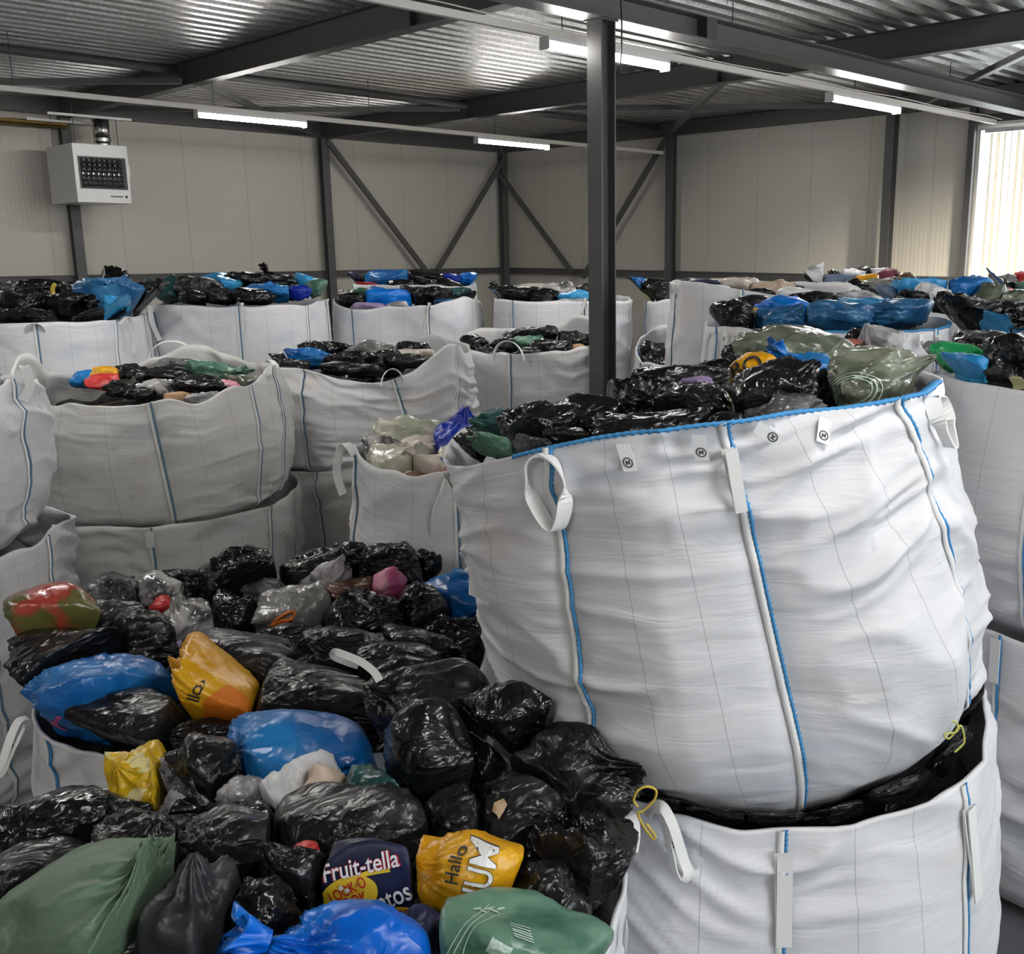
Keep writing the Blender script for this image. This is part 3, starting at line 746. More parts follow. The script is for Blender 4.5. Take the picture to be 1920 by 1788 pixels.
    def seam(s, k, detail, wm, sm, t0=0.02, t1=1.0):
        a, b = s.seams[k]
        N = 60 if detail else 28
        t = np.linspace(t0, t1, N); th = a + (b - a) * t
        sr = s.ribbon('seam', (th, t), 0.022, 0.008, wm, s.root)
        tag(sr, None)
        dth = 0.016 / s.Rm
        if detail:
            M = 220; t = np.linspace(t0, t1, M); th = a + (b - a) * t + dth
            s.ribbon('stitching', (th, t), np.where(np.arange(M) % 3 == 0, 0.014, 0.007), 0.006, sm, sr)
        else:
            t = np.linspace(t0, t1, N); s.ribbon('stitching', (a + (b - a) * t + dth, t), 0.012, 0.008, sm, sr)
    def loop(s, k, mode, m, wdt=0.045, size=(0.13, 0.2), dth=0.0, lean=0.0):
        a, b = s.seams[k]; th0 = b + dth
        top = s.surf(np.array([th0]), np.array([0.985]))[0]; ref = s.surf(np.array([th0]), np.array([0.80]))[0]
        nw = W(math.cos(th0), math.sin(th0), 0); nw /= np.linalg.norm(nw)
        tg = np.array([-nw[1], nw[0], 0.0]); dn = ref - top; dn /= np.linalg.norm(dn)
        sw, sh = size
        N = 44; ph = np.linspace(0, 1, N)
        C, WD = [], []
        for p in ph:
            if mode == 'hang':          # open ring hanging against the wall
                an = 2 * math.pi * p
                x = math.sin(an) * sw / 2 * (0.75 + 0.25 * math.cos(an)); y = (1 - math.cos(an)) / 2 * sh
                C.append(top + tg * (x + lean * y) + dn * y + nw * (0.022 + 0.03 * math.sin(math.pi * p))); WD.append(nw * 0.55 + tg * 0.75 * math.copysign(1, math.cos(an)) * 0.6 + dn * 0.5 * math.sin(an))
            elif mode == 'flat':        # folded flat, hanging straight down
                y = sh * (1 - abs(2 * p - 1)); x = 0
                C.append(top + dn * (y + 0.05 * (s.key in 'CD')) + tg * (lean * y) + nw * (0.014 + 0.012 * p + 0.004 * math.sin(p * math.pi)) + tg * 0.008 * p); WD.append(tg)
            elif mode == 'stand':       # arch standing above the rim
                an = math.pi * p
                C.append(top + tg * (math.cos(an) * sw / 2 + lean * math.sin(an)) + np.array([0, 0, 1.0]) * (math.sin(an) * sh - 0.03) + nw * (0.015 + 0.02 * math.sin(an))); WD.append(nw + np.array([0, 0, 0.2]))
            else:                       # 'flop': arch that falls outwards to one side
                an = math.pi * p
                C.append(top + tg * (-lean * math.sin(an / 2) * sh * 1.2 + math.cos(an) * 0.03) + nw * (0.02 + 0.05 * math.sin(an)) + np.array([0, 0, 1.0]) * (0.07 * math.sin(min(1, p * 2) * math.pi) ) + dn * (sh * p * p)); WD.append(nw * 0.3 + dn * 0.5 + np.array([0, 0, 1.0]) * 0.5)
        C = np.array(C); WD = np.array(WD)
        d = np.gradient(C, axis=0); d /= np.linalg.norm(d, axis=1, keepdims=True) + 1e-9
        WD = WD - d * (WD * d).sum(1, keepdims=True); WD /= np.linalg.norm(WD, axis=1, keepdims=True) + 1e-9
        for _ in range(2): WD[1:-1] = (WD[:-2] + 2 * WD[1:-1] + WD[2:]); WD /= np.linalg.norm(WD, axis=1, keepdims=True) + 1e-9
        U = np.cross(d, WD); tk = 0.0025
        V = np.concatenate([C + WD * wdt / 2 + U * tk, C - WD * wdt / 2 + U * tk, C - WD * wdt / 2 - U * tk, C + WD * wdt / 2 - U * tk])
        Fc = [(q * N + i, q * N + i + 1, ((q + 1) % 4) * N + i + 1, ((q + 1) % 4) * N + i) for q in range(4) for i in range(N - 1)]
        return mesh_obj('lifting_loop', V, Fc, m, s.root, smooth=False)
    def rim_stitch(s, th0, th1, m):
        M = 200; th = np.linspace(math.radians(th0), math.radians(th1), M)
        c = s.surf(th, np.full(M, 1.0), 0.0)
        V = []
        prof = [(0.005, -0.007), (0.0055, 0.001), (0.0, 0.003), (-0.014, 0.001), (-0.014, -0.006)]
        nw = np.stack([W(math.cos(x), math.sin(x), 0) for x in th])
        for a, b in prof:
            j = np.where(np.arange(M) % 3 == 0, 1.35, 0.9)
            V.append(c + nw * (a * j)[:, None] + np.array([0, 0, 1.0]) * (b * j)[:, None])
        Fc = [(q * M + i, q * M + i + 1, ((q + 1) % 5) * M + i + 1, ((q + 1) % 5) * M + i) for q in range(5) for i in range(M - 1)]
        return mesh_obj('rim_stitching', np.concatenate(V), Fc, m, s.root)
    def tagplate(s, th_deg, tilt=0.0, w2=0.018, h=0.07, drop=0.022):
        th0 = math.radians(th_deg); top = s.surf(np.array([th0]), np.array([1.0]))[0]; ref = s.surf(np.array([th0]), np.array([0.9]))[0]
        nw = W(math.cos(th0), math.sin(th0), 0); tg = np.array([-nw[1], nw[0], 0]); dn = (ref - top) / np.linalg.norm(ref - top)
        dn, tg = dn * math.cos(tilt) + tg * math.sin(tilt), tg * math.cos(tilt) - dn * math.sin(tilt)
        o = top + dn * drop + nw * 0.03
        V, Fc = [], []
        for e in (0, -0.002):
            for x, y in ((-w2, 0), (w2, 0), (w2, h), (-w2, h)): V.append(o + tg * x + dn * y + nw * e)
        Fc = [(3, 2, 1, 0), (4, 5, 6, 7), (0, 1, 5, 4), (1, 2, 6, 5), (2, 3, 7, 6), (3, 0, 4, 7)]
        p = mesh_obj('hang_tag', V, Fc, TAGM, s.root, smooth=False)
        # printed swirl inside a ring
        V, Fc = [], []
        cc = o + dn * (h * 0.68) + nw * 0.0012
        def arc(r0, r1, a0, a1, cx=0.0, cy=0.0):
            b = len(V); N = 14
            for i in range(N):
                an = a0 + (a1 - a0) * i / (N - 1)
                for r in (r0, r1): V.append(cc + tg * (cx + math.cos(an) * r) + dn * (cy + math.sin(an) * r))
            for i in range(N - 1): Fc.append((b + 2 * i, b + 2 * i + 1, b + 2 * i + 3, b + 2 * i + 2))
        arc(0.0105, 0.0135, 0, 2 * math.pi); arc(0.0025, 0.006, -0.5, 3.4, 0.0, -0.004); arc(0.0025, 0.006, 2.6, 6.6, 0.0, 0.004)
        mesh_obj('printed_mark', V, Fc, INK, p, smooth=False)
    def rg_at(s, th, t):
        fi = ((th + np.pi) / (2 * np.pi) * s.nth) % s.nth; i0 = np.floor(fi).astype(int) % s.nth; i1 = (i0 + 1) % s.nth; a = fi - np.floor(fi)
        fj = np.clip(t, 0, 1) * (s.nt - 1); j0 = np.minimum(np.floor(fj).astype(int), s.nt - 2); b = fj - j0
        G = s.Rg
        return (G[j0, i0] * (1 - a) + G[j0, i1] * a) * (1 - b) + (G[j0 + 1, i0] * (1 - a) + G[j0 + 1, i1] * a) * b
    def r_at(s, th, z):
        T = np.clip((z - s.z0) / (s.z1 - s.z0), 0, 1)
        return s.radius(th, T), T

def sack(key, label, cb, ct, z0, z1, Rb, Rm, Rt, soil=0, loops=(), tags=(), detail=False, vis=None, fill=True, fd=None, rimst=None, clamp=True, **kw):
    """z values relative to the floor"""
    s = Sack(key, cb, ct, z0, z1, Rb, Rm, Rt, **kw)
    s.build(SACK[soil])
    tag(s.root, label, 'bulk bag', 'white bulk bags')
    wm = WEB if soil < 2 else WEBD; sm = STITCH if detail or key in ('F', 'G', 'R2') else STITCHD
    for k in range(len(s.seams)):
        a = math.degrees(angdiff(s.seams[k][0], 0))
        if vis is None or any(lo <= a <= hi for lo, hi in vis): s.seam(k, detail, wm, sm)
    for l in loops: s.loop(l[0], l[1], wm, **(l[2] if len(l) > 2 else {}))
    for tg in tags: s.tagplate(*tg)
    if rimst: s.rim_stitch(rimst[0], rimst[1], sm)
    s.fill_z = lambda u, v: np.full(np.shape(u), z1 - 0.2)
    SK[key] = s
    if fill:
        # dark liners packed below the ones that show: a crumpled layer inside the wall
        nr, na = 18, 96
        V, Fc = [], []
        th = np.linspace(-np.pi, np.pi, na, endpoint=False)
        T = 1 - 0.2 / (z1 - z0)
        Rin = s.rg_at(th, np.full(na, T)) - 0.075
        for j in range(nr + 1):
            fr = j / nr
            c = s.centre(np.full(na, T)); u = c[:, 0] + np.cos(th) * Rin * fr; v = c[:, 1] + np.sin(th) * Rin * fr
            P = np.stack([u * 6, v * 6, np.zeros(na)], 1)
            z = np.minimum(s.Z[-1][((th + np.pi) / (2 * np.pi) * s.nth).astype(int) % s.nth], z1) - (fd if fd is not None else FD) - 0.09 * (1 - ridge(P * 0.7, s.seed + 31)) - 0.03 * n3(P * 2, s.seed + 33)
            V.append(np.stack([u * math.sin(YAW) + v * math.cos(YAW), -u * math.cos(YAW) + v * math.sin(YAW), z], 1))
        for j in range(nr):
            for i in range(na):
                k = (i + 1) % na; Fc.append((j * na + i, j * na + k, (j + 1) * na + k, (j + 1) * na + i))
        b = mesh_obj('packed_filling', np.concatenate(V), Fc, FILL)
        b['kind'] = 'stuff'; b['label'] = 'dark crumpled plastic packed down inside the ' + label.split(',')[0][:60].replace('white ', ''); b['category'] = 'filling'
    return s

VF = [(-200, 25)]
def dip(c, amp, wd):
    c = math.radians(c); wd = math.radians(wd)
    return lambda TH: amp * np.exp(-(angdiff(TH, c) / wd) ** 2)
def addf(*fs): return lambda TH: sum(f(TH) for f in fs)
H = CAMZ
# the big front stack
sack('C', 'large clean white bulk bag with blue seams, top of the front stack', (.45, 3.33), (.19, 3.29), 1.19, H - .41, .80, .83, .79, n=2.2, round=(.27, .34), yaw=10, detail=True,
     seams=[(-178, -173), (-127, -120), (-82, -86), (-20, -50), (30, 18), (70, 63), (115, 108), (155, 150)], rim=addf(dip(-168, -.24, 52), dip(110, -.20, 45), dip(-25, .03, 30)), wave=.006, wr=.022, seed=11, res=(300, 120),
     loops=[(1, 'hang', dict(size=(.15, .2), wdt=.045)), (2, 'flat', dict(size=(.1, .17), wdt=.032)), (3, 'hang', dict(size=(.09, .14), dth=.22, wdt=.045)), (0, 'flat', dict(size=(.1, .26), lean=-.2))],
     tags=[(-104, .12), (-90.5, -.05), (-81.5, .9), (-66, -.45)], rimst=(-128, -20))
sack('D', 'large white bulk bag crushed under the big blue-seamed one', (.49, 3.39), (.45, 3.37), 0.0, H - 1.62, .78, .84, .79, n=2.3, yaw=10, detail=True,
     seams=[(-178, -178), (-141, -141), (-92, -90), (-42, -46), (12, 12), (60, 60), (105, 105), (150, 150)], rim=addf(dip(-30, .05, 30), dip(10, .14, 30), dip(-140, .03, 30)), wave=.015, wr=.018, seed=12, res=(288, 100),
     loops=[(2, 'flat', dict(size=(.1, .3))), (3, 'flat', dict(size=(.1, .34), lean=.15))], tags=[(-112, 0), (8, 0)])
sack('A', 'open white bulk bag nearest the viewer, heaped with black liners', (-.88, 2.04), (-.84, 2.09), 0.0, H - 1.64, .80, .86, .86, n=4.0, yaw=-12, detail=True, wave=.03, wr=.014, seed=13, res=(240, 80),
     seams=[(-165, -165), (-130, -130), (-75, -75), (-40, -35), (30, 30), (60, 60), (120, 120), (150, 150)],
     loops=[(4, 'stand', dict(size=(.1, .08)))], tags=[(8, .2)], rim=addf(dip(33, .05, 20)))
sack('B', 'open white bulk bag on the floor left of the front stack', (-1.45, 3.98), (-1.40, 3.97), 0.0, H - 1.66, .86, .91, .89, n=3.4, yaw=0, soil=0, detail=True, wave=.03, wr=.014, seed=14, res=(240, 80),
     seams=[(-160, -160), (-128, -130), (-70, -70), (-38, -38), (22, 22), (60, 60), (120, 120), (150, 150)], rim=addf(dip(-85, -.07, 35), dip(-25, -.08, 25), dip(30, .08, 25), dip(-150, .02, 25)),
     loops=[(4, 'stand', dict(size=(.12, .16), lean=.05))], tags=[(-20, .1)])
sack('F', 'white bulk bag right of the big stack, upper of two', (2.2, 4.42), (2.2, 4.4), 1.23, H - .56, .71, .82, .78, n=2.3, yaw=15, soil=0, fd=.02, wave=.02, seed=15, vis=VF, loops=[], tags=[(-128, 0)])
sack('G', 'sagging white bulk bag right of the big stack, lower of two', (2.2, 4.42), (2.2, 4.42), 0.0, 1.28, .76, .81, .81, n=2.3, yaw=15, soil=0, wave=.02, seed=16, wr=.03, vis=VF, fill=False, loops=[(0, 'flat')])
sack('E', 'plain white bulk bag holding pale see-through bags, beside the big stack', (-.83, 5.75), (-.83, 5.75), 0.0, H - 1.12, .74, .80, .75, n=3.0, yaw=10, soil=1, wave=.03, seed=17, vis=VF,
     seams=[(-178, -178), (-143, -143), (-92, -92), (-45, -45), (0, 0), (45, 45), (90, 90), (135, 135)],
     loops=[(1, 'flop', dict(size=(.1, .25), lean=.4)), (2, 'flop', dict(size=(.1, .3), lean=.25)), (3, 'flat')], rim=dip(-150, .09, 18))
# left stacks
sack('L1', 'slumped soiled white bulk bag with ragged rim, upper of the left stack', (-3.06, 6.55), (-3.08, 6.6), 1.2, H - .86, .78, .86, .80, n=3.0, yaw=5, round=(.08, .1), soil=2, wave=.06, wr=.022, seed=18, res=(220, 80), vis=VF,
     seams=[(-178, -178), (-130, -124), (-62, -68), (-22, -25), (10, 10), (60, 60), (105, 105), (150, 150)],
     rim=addf(dip(-172, .2, 18), dip(95, .2, 26), dip(-95, -.05, 40), dip(20, .08, 25)), loops=[(1, 'flat', dict(size=(.08, .16))), (6, 'stand', dict(size=(.3, .12)))])
sack('L2', 'dirty flattened white bulk bag, lower of the left stack', (-3.06, 6.55), (-3.06, 6.55), 0, 1.24, .80, .85, .87, n=3.0, yaw=5, soil=2, wave=.02, wr=.025, seed=19, vis=VF, fill=False, loops=[(1, 'flat', dict(size=(.1, .3))), (2, 'flat', dict(size=(.08, .1)))],
     seams=[(-178, -178), (-128, -128), (-72, -72), (-22, -22), (10, 10), (60, 60), (105, 105), (150, 150)])
sack('L3', 'white bulk bag at the far left edge, upper of two', (-3.78, 4.9), (-3.76, 4.9), 1.36, H - .70, .71, .80, .76, n=2.8, round=(.08, .1), yaw=5, soil=1, wave=.05, wr=.02, seed=20, vis=VF, rim=dip(5, .05, 30), loops=[(4, 'flop', dict(size=(.1, .1), lean=-.3))],
     seams=[(-178, -178), (-130, -124), (-70, -70), (-28, -33), (10, 10), (60, 60), (105, 105), (150, 150)])
sack('L4', 'creased white bulk bag at the far left edge, lower of two', (-3.76, 4.9), (-3.76, 4.9), 0, 1.41, .76, .80, .79, n=2.8, yaw=5, soil=1, wave=.03, wr=.04, seed=21, vis=VF, fill=False,
     seams=[(-178, -178), (-130, -124), (-70, -70), (-25, -25), (10, 10), (60, 60), (105, 105), (150, 150)])
# middle row
sack('M1', 'white bulk bag with sagging front rim, upper one in the middle', (-2.0, 8.05), (-1.98, 8.05), 1.2, H - .86, .72, .81, .78, n=2.8, yaw=-5, round=(.08, .1), soil=1, wave=.03, wr=.022, seed=22, vis=VF,
     rim=addf(dip(-80, -.07, 30), dip(-30, .16, 22), dip(60, .1, 40)), loops=[(1, 'stand', dict(size=(.2, .1))), (3, 'stand', dict(size=(.16, .12)))],
     seams=[(-178, -178), (-140, -140), (-118, -118), (-55, -68), (-25, -25), (30, 30), (90, 90), (135, 135)])
sack('M0', 'white bulk bag at floor level beneath the sagging-front one', (-1.98, 8.1), (-1.98, 8.1), 0, 1.24, .76, .80, .83, n=2.8, yaw=-5, soil=2, wave=.03, wr=.03, seed=23, vis=VF, fill=False, loops=[(2, 'flat', dict(size=(.1, .25)))])
sack('M2', 'white bulk bag just left of the freestanding column', (-.83, 9.6), (-.83, 9.6), 0, H - .88, .76, .82, .77, n=2.8, yaw=5, soil=1, wave=.04, wr=.02, seed=24, vis=VF, rim=addf(dip(60, .2, 25), dip(120, .1, 30), dip(0, .14, 20), dip(-50, .03, 20)), loops=[(2, 'stand', dict(size=(.28, .17))), (3, 'flat')],
     seams=[(-178, -178), (-145, -145), (-103, -103), (-48, -48), (0, 0), (45, 45), (90, 90), (135, 135)])
sack('M3', 'white bulk bag seen in the gap right of the freestanding column', (.82, 9.55), (.82, 9.55), 0, H - .98, .72, .78, .73, n=2.8, yaw=5, soil=1, wave=.04, seed=25, vis=VF, rim=addf(dip(130, .2, 30), dip(80, .1, 30)))
# right
sack('R1', 'tall white bulk bag standing out right of the column', (1.06, 7.85), (1.1, 7.85), 0, H - .28, .74, .78, .76, n=3.6, yaw=0, soil=0, wave=.02, seed=26, vis=VF, rim=addf(dip(-140, .05, 25), dip(-50, -.12, 40)), loops=[(1, 'hang', dict(size=(.12, .24), lean=.3)), (0, 'stand', dict(size=(.12, .08)))],
     seams=[(-170, -170), (-112, -112), (-70, -70), (-30, -30), (10, 10), (45, 45), (90, 90), (135, 135)])
sack('R2', 'white bulk bag filled with blue liners, right of the tall one', (1.24, 6.36), (1.24, 6.36), 0, H - .46, .70, .76, .72, n=2.7, yaw=10, soil=0, wave=.02, seed=27, vis=VF, rim=addf(dip(-20, .04, 30), dip(170, -.02, 30)), rimst=(-110, -20),
     loops=[(0, 'hang', dict(size=(.16, .34), wdt=.03)), (1, 'hang', dict(size=(.14, .12))), (3, 'flat', dict(size=(.1, .26), lean=.4))], tags=[(-150, 0), (-100, 0), (-55, 0)],
     seams=[(-165, -165), (-128, -128), (-84, -84), (-45, -45), (0, 0), (45, 45), (90, 90), (135, 135)])
sack('Q', 'white bulk bag mostly hidden behind the big front stack', (.82, 4.88), (.82, 4.88), 0, H - .64, .50, .53, .51, n=2.8, yaw=5, soil=0, wave=.02, seed=28, vis=[(-60, 0)], loops=[(3, 'stand', dict(size=(.14, .12)))])
sack('R4', 'white bulk bag at the right edge behind the two-high pair', (2.74, 6.1), (2.74, 6.1), 0, H - .52, .70, .75, .72, n=2.8, yaw=5, soil=0, fd=.02, wave=.03, seed=29, vis=VF)
sack('R3', 'white bulk bag far right, third row towards the window', (2.75, 7.8), (2.75, 7.8), 0, H - .45, .72, .77, .74, n=2.8, yaw=5, wave=.03, seed=30, vis=VF)
sack('R5', 'white bulk bag directly behind the tall one on the right', (2.5, 9.55), (2.5, 9.55), 0, H - .42, .74, .78, .75, n=2.8, wave=.03, seed=31, vis=VF)
sack('R6', 'white bulk bag in the far right corner below the window', (4.25, 9.3), (4.25, 9.3), 0, H - .45, .74, .78, .75, n=2.8, fd=.02, wave=.03, seed=32, vis=VF)
sack('R7', 'white bulk bag in the last row left of the window', (3.0, 11.2), (3.0, 11.2), 0, H - .42, .74, .78, .75, n=2.8, wave=.03, seed=33, vis=VF)
sack('R8', 'white bulk bag in the last row nearest the window', (4.75, 11.0), (4.75, 11.0), 0, H - .45, .74, .78, .75, n=2.8, fd=.02, wave=.03, seed=34, vis=VF)
# back rows
BS = lambda p: [(-178 + p, -178 + p), (-128 + p, -128 + p), (-72 + p, -72 + p), (-25 + p, -25 + p), (15 + p, 15 + p), (60 + p, 60 + p), (105 + p, 105 + p), (150 + p, 150 + p)]
sack('N1', 'white bulk bag of black liners at the left, below the heater', (-4.88, 8.55), (-4.88, 8.55), 0, H - .57, .74, .80, .78, n=2.8, yaw=0, wave=.012, seed=35, vis=VF, loops=[(2, 'stand', dict(size=(.14, .06))), (3, 'flop', dict(size=(.1, .25), lean=-.6))], seams=BS(8))
sack('N2', 'wide white back-row bulk bag right of the one below the heater', (-3.72, 9.95), (-3.72, 9.95), 0, H - .51, .80, .84, .82, n=3.0, yaw=0, wave=.02, seed=36, vis=VF, loops=[(1, 'flop', dict(size=(.1, .25), lean=-.4)), (2, 'flop', dict(size=(.1, .2), lean=-.3))], seams=BS(0), rim=dip(-150, -.1, 20))
sack('N3', 'white back-row bulk bag below the V-brace', (-2.32, 11.2), (-2.32, 11.2), 0, H - .60, .76, .82, .80, n=3.2, yaw=0, wave=.03, seed=37, vis=VF, loops=[(2, 'flop', dict(size=(.1, .22), lean=.1))], seams=BS(5), rim=addf(dip(-30, .08, 25), dip(-160, .06, 25)))
sack('N4', 'white back-row bulk bag left of the column, below the far corner', (-.66, 11.3), (-.66, 11.3), 0, H - .54, .76, .81, .79, n=3.2, yaw=0, wave=.015, seed=38, vis=VF, loops=[(2, 'flop', dict(size=(.08, .15), lean=.1))], seams=BS(0))
sack('N5', 'white back-row bulk bag between the column and the tall one', (.98, 11.3), (.98, 11.3), 0, H - .54, .76, .81, .79, n=3.2, yaw=0, wave=.05, seed=39, vis=VF, loops=[(1, 'stand', dict(size=(.1, .16)))], seams=BS(12))
sack('P1', 'white bulk bag behind the black liners under the heater', (-5.75, 10.3), (-5.75, 10.3), 0, H - .5, .74, .80, .78, wave=.02, seed=40, vis=VF)
sack('P2', 'white bulk bag in the last row under the left wall post', (-4.35, 11.75), (-4.35, 11.75), 0, H - .47, .74, .80, .78, wave=.02, seed=41, vis=VF)
sack('S', 'white bulk bag with bare pale rim in the last row below the V-brace', (-2.72, 13.5), (-2.72, 13.5), 0, H - .46, .80, .84, .82, wave=.02, n=3.2, seed=42, vis=VF)
# ------------------------------------------------------------------ plastic bags
BG = []          # every bag before it is turned into meshes
ORD = ['', 'second', 'third', 'fourth', 'fifth', 'sixth', 'seventh', 'eighth', 'ninth', 'tenth', 'eleventh', 'twelfth', 'thirteenth', 'fourteenth', 'fifteenth', 'sixteenth']
WHERE = {}       # container -> words

def grid_dirs(nth, nph):
    """unit directions round the z axis, poles included; faces"""
    D = [(0, 0, -1)]
    for j in range(1, nph):
        a = math.pi * j / nph
        for i in range(nth):
            t = 2 * math.pi * (i + 0.5 * (j % 2)) / nth
            D.append((math.sin(a) * math.cos(t), math.sin(a) * math.sin(t), -math.cos(a)))
    D.append((0, 0, 1))
    Fc = [(0, 1 + (i + 1) % nth, 1 + i) for i in range(nth)]
    for j in range(nph - 2):
        b = 1 + j * nth
        for i in range(nth):
            k = (i + 1) % nth
            if j % 2: Fc += [(b + i, b + k, b + nth + k), (b + i, b + nth + k, b + nth + i)]
            else: Fc += [(b + i, b + k, b + nth + i), (b + k, b + nth + k, b + nth + i)]
    b = 1 + (nph - 2) * nth
    Fc += [(b + i, b + (i + 1) % nth, b + nth) for i in range(nth)]
    return np.array(D), Fc
GRIDS = {k: grid_dirs(*k) for k in ((84, 56), (60, 40), (40, 26), (26, 16))}

def bag_shape(seed, res, crumple=1.0, gather=1.0, boxy=0.0, stiff=0.5):
    """unit bag with its neck at +z"""
    D, Fc = GRIDS[res]
    r = np.random.default_rng(seed)
    N = r.normal(size=(22, 3)); N /= np.linalg.norm(N, axis=1, keepdims=True)
    d = r.uniform(0.76, 1.12, 22)
    k = 26.0
    den = np.maximum(D @ N.T, 1e-3)
    rr = (1.18 ** -k + ((d[None] / den) ** -k).sum(1)) ** (-1 / k)
    rr = 1 + (rr - rr.mean()) * stiff * 1.6
    rr *= 1 + 0.42 * (n3(D * 1.5 + seed % 91, seed) - 0.5)
    if boxy: rr *= 1 / (np.abs(D) ** 6).sum(1) ** (1 / 6) ** boxy * 0.86
    # drawn-in neck: radiating folds and a short cone
    al = np.arccos(np.clip(D[:, 2], -1, 1)); ph = np.arctan2(D[:, 1], D[:, 0])
    kf = r.integers(9, 15) if res[0] > 50 else r.integers(5, 9)
    fold = 1 - np.abs(np.sin(ph * kf / 2 + 2.6 * n3(D * 2.0 + 7, seed + 3) + al * 0.5))
    rr += gather * (0.13 * np.exp(-((al - 0.35) / 0.6) ** 2) * (fold ** 1.5 - 0.35) + 0.16 * np.exp(-(al / 0.2) ** 2) - 0.10 * np.exp(-((al - 0.4) / 0.25) ** 2))
    for q in range(int(r.integers(0, 4)) if gather > 0.5 and crumple > 0.75 else 0):     # film corners that stick out
        e = r.normal(size=3); e /= np.linalg.norm(e)
        rr += r.uniform(0.15, 0.45) * np.exp(-(np.arccos(np.clip(D @ e, -1, 1)) / r.uniform(0.13, 0.24)) ** 2)
    P = D * rr[:, None]
    # creases, drawn out along the neck direction
    st = np.array([1.0, 1.0, 0.42])
    q = P * st * 2.6 + (n3(P * 2.5 + 3.3, seed + 5) - 0.5)[:, None] * 1.1 + seed % 37
    c1 = ridge(q, seed + 6); c2 = ridge(q * 2.1 + 5.2, seed + 8); c3 = ridge(P * np.array([1, .5, 1]) * 8 + 1.7, seed + 12)
    m = np.clip(n3(P * 1.3 + 11, seed + 9) * 2.4 - 0.5, 0.2, 1.5)
    rr2 = rr + crumple * m * (0.15 * (c1 ** 3 - 0.3) + 0.08 * (c2 ** 3 - 0.3) + (0.03 * (c3 ** 2 - 0.4) if res[0] > 30 else 0))
    return D * rr2[:, None], Fc

def neck_shape(seed, L=0.12, n=30, m=7):
    r = random.Random(seed); V = []
    kf = r.choice((4, 5, 6))
    for j in range(m):
        t = j / (m - 1)
        rad = (0.022 + 0.04 * t ** 1.3) * L / 0.075
        for i in range(n):
            a = 2 * math.pi * i / n
            q = rad * (1 + 0.55 * t * math.sin(kf * a + seed) + 0.25 * t * math.sin(2 * a + seed * 2.0))
            V.append((q * math.cos(a), q * math.sin(a) * (1 - 0.45 * t), L * (t + 0.22 * t * math.sin(kf * 0.5 * a + 1))))
    V.append((0, 0, L * 0.45))
    Fc = [(j * n + i, j * n + (i + 1) % n, (j + 1) * n + (i + 1) % n, (j + 1) * n + i) for j in range(m - 1) for i in range(n)]
    Fc += [((m - 1) * n + i, (m - 1) * n + (i + 1) % n, m * n) for i in range(n)]
    return np.array(V), Fc

def rotz_to(d):
    d = np.array(d, float); d /= np.linalg.norm(d)
    a = np.array([0, 0, 1.0]) if abs(d[2]) < 0.9 else np.array([1.0, 0, 0])
    x = np.cross(a, d); x /= np.linalg.norm(x); y = np.cross(d, x)
    return np.stack([x, y, d], 1)

def bag(key, px, py, wpx, hpx, col, rot=0.0, neck=None, v=None, lift=0.08, label=None, name='rubbish_bag', cat='bag', crumple=1.0, gather=1.0, stiff=0.5, dep=None, tuft=None, seed=None, words=None, boxy=0.0, shrink=None):
    """a bag that shows at about px, py (full-size pixels of the view) with that apparent size; it lies on the heap of container `key`"""
    s = SK[key]
    if v is None:
        zt = s.z1 + lift
        d = ray(px, py); k = (zt - CAMZ) / d[2] if d[2] < -1e-4 else 1e9
        P = d * k + np.array([0, 0, CAMZ]); v = float(P.dot(FWh))
        u = float(P.dot(RTn))
        R = s.Rt * 0.86
        vc = s.ct[1]
        v = min(max(v, vc - R), vc + R)
    P = at_v(px, py, v)
    dp = depth_of(P)
    a, b = wpx / 2 * dp / F_PX, hpx / 2 * dp / F_PX
    c = dep * dp / F_PX / 2 if dep else 0.5 * (a + b) * (1.0 if b > 0.5 * a else 1.15)
    view = np.array(FW); r0 = np.array(RT); u0 = np.array(UP)
    t = math.radians(rot)
    e1 = r0 * math.cos(t) + u0 * math.sin(t); e2 = -r0 * math.sin(t) + u0 * math.cos(t)
    sd = seed if seed is not None else 1000 + len(BG) * 17
    rnd = random.Random(sd)
    if neck is None:
        an = rnd.uniform(0, 2 * math.pi); nkd = np.array([math.cos(an), math.sin(an) * 0.8, -0.35 + rnd.uniform(-0.4, 0.3)])
    else:
        an = math.radians(neck); nkd = np.array([math.cos(an), math.sin(an), -0.3])
    size = (a * b * c) ** (1 / 3) * F_PX / dp
    res = (84, 56) if size > 75 else (60, 40) if size > 36 else (40, 26) if size > 17 else (26, 16)
    if res[0] > 80: crumple *= 0.75
    S, Fc = bag_shape(sd, res, crumple, gather, boxy, stiff)
    Rn = rotz_to(nkd)                       # unit bag frame -> (e1, e2, view) frame
    M = np.stack([e1 * a, e2 * b, view * c], 1) * (shrink if shrink else 1.10)
    V = (S @ Rn.T) @ M.T + P
    tip = (np.array([0, 0, 1.0]) @ Rn.T) @ M.T
    nk = None
    if tuft if tuft is not None else (size > 30 and gather > 0.5 and rnd.random() < 0.22):
        NV, NF = neck_shape(sd, L=min(0.075, 0.3 * (a + b)))
        td = tip / np.linalg.norm(tip)
        nk = (NV @ rotz_to(td).T, NF)
    BG.append(dict(key=key, P=P, M=M, V=V, F=Fc, nk=nk, px=px, py=py, col=col, label=label, name=name, cat=cat, size=size, rad=(a, b, c), words=words))
    return BG[-1]

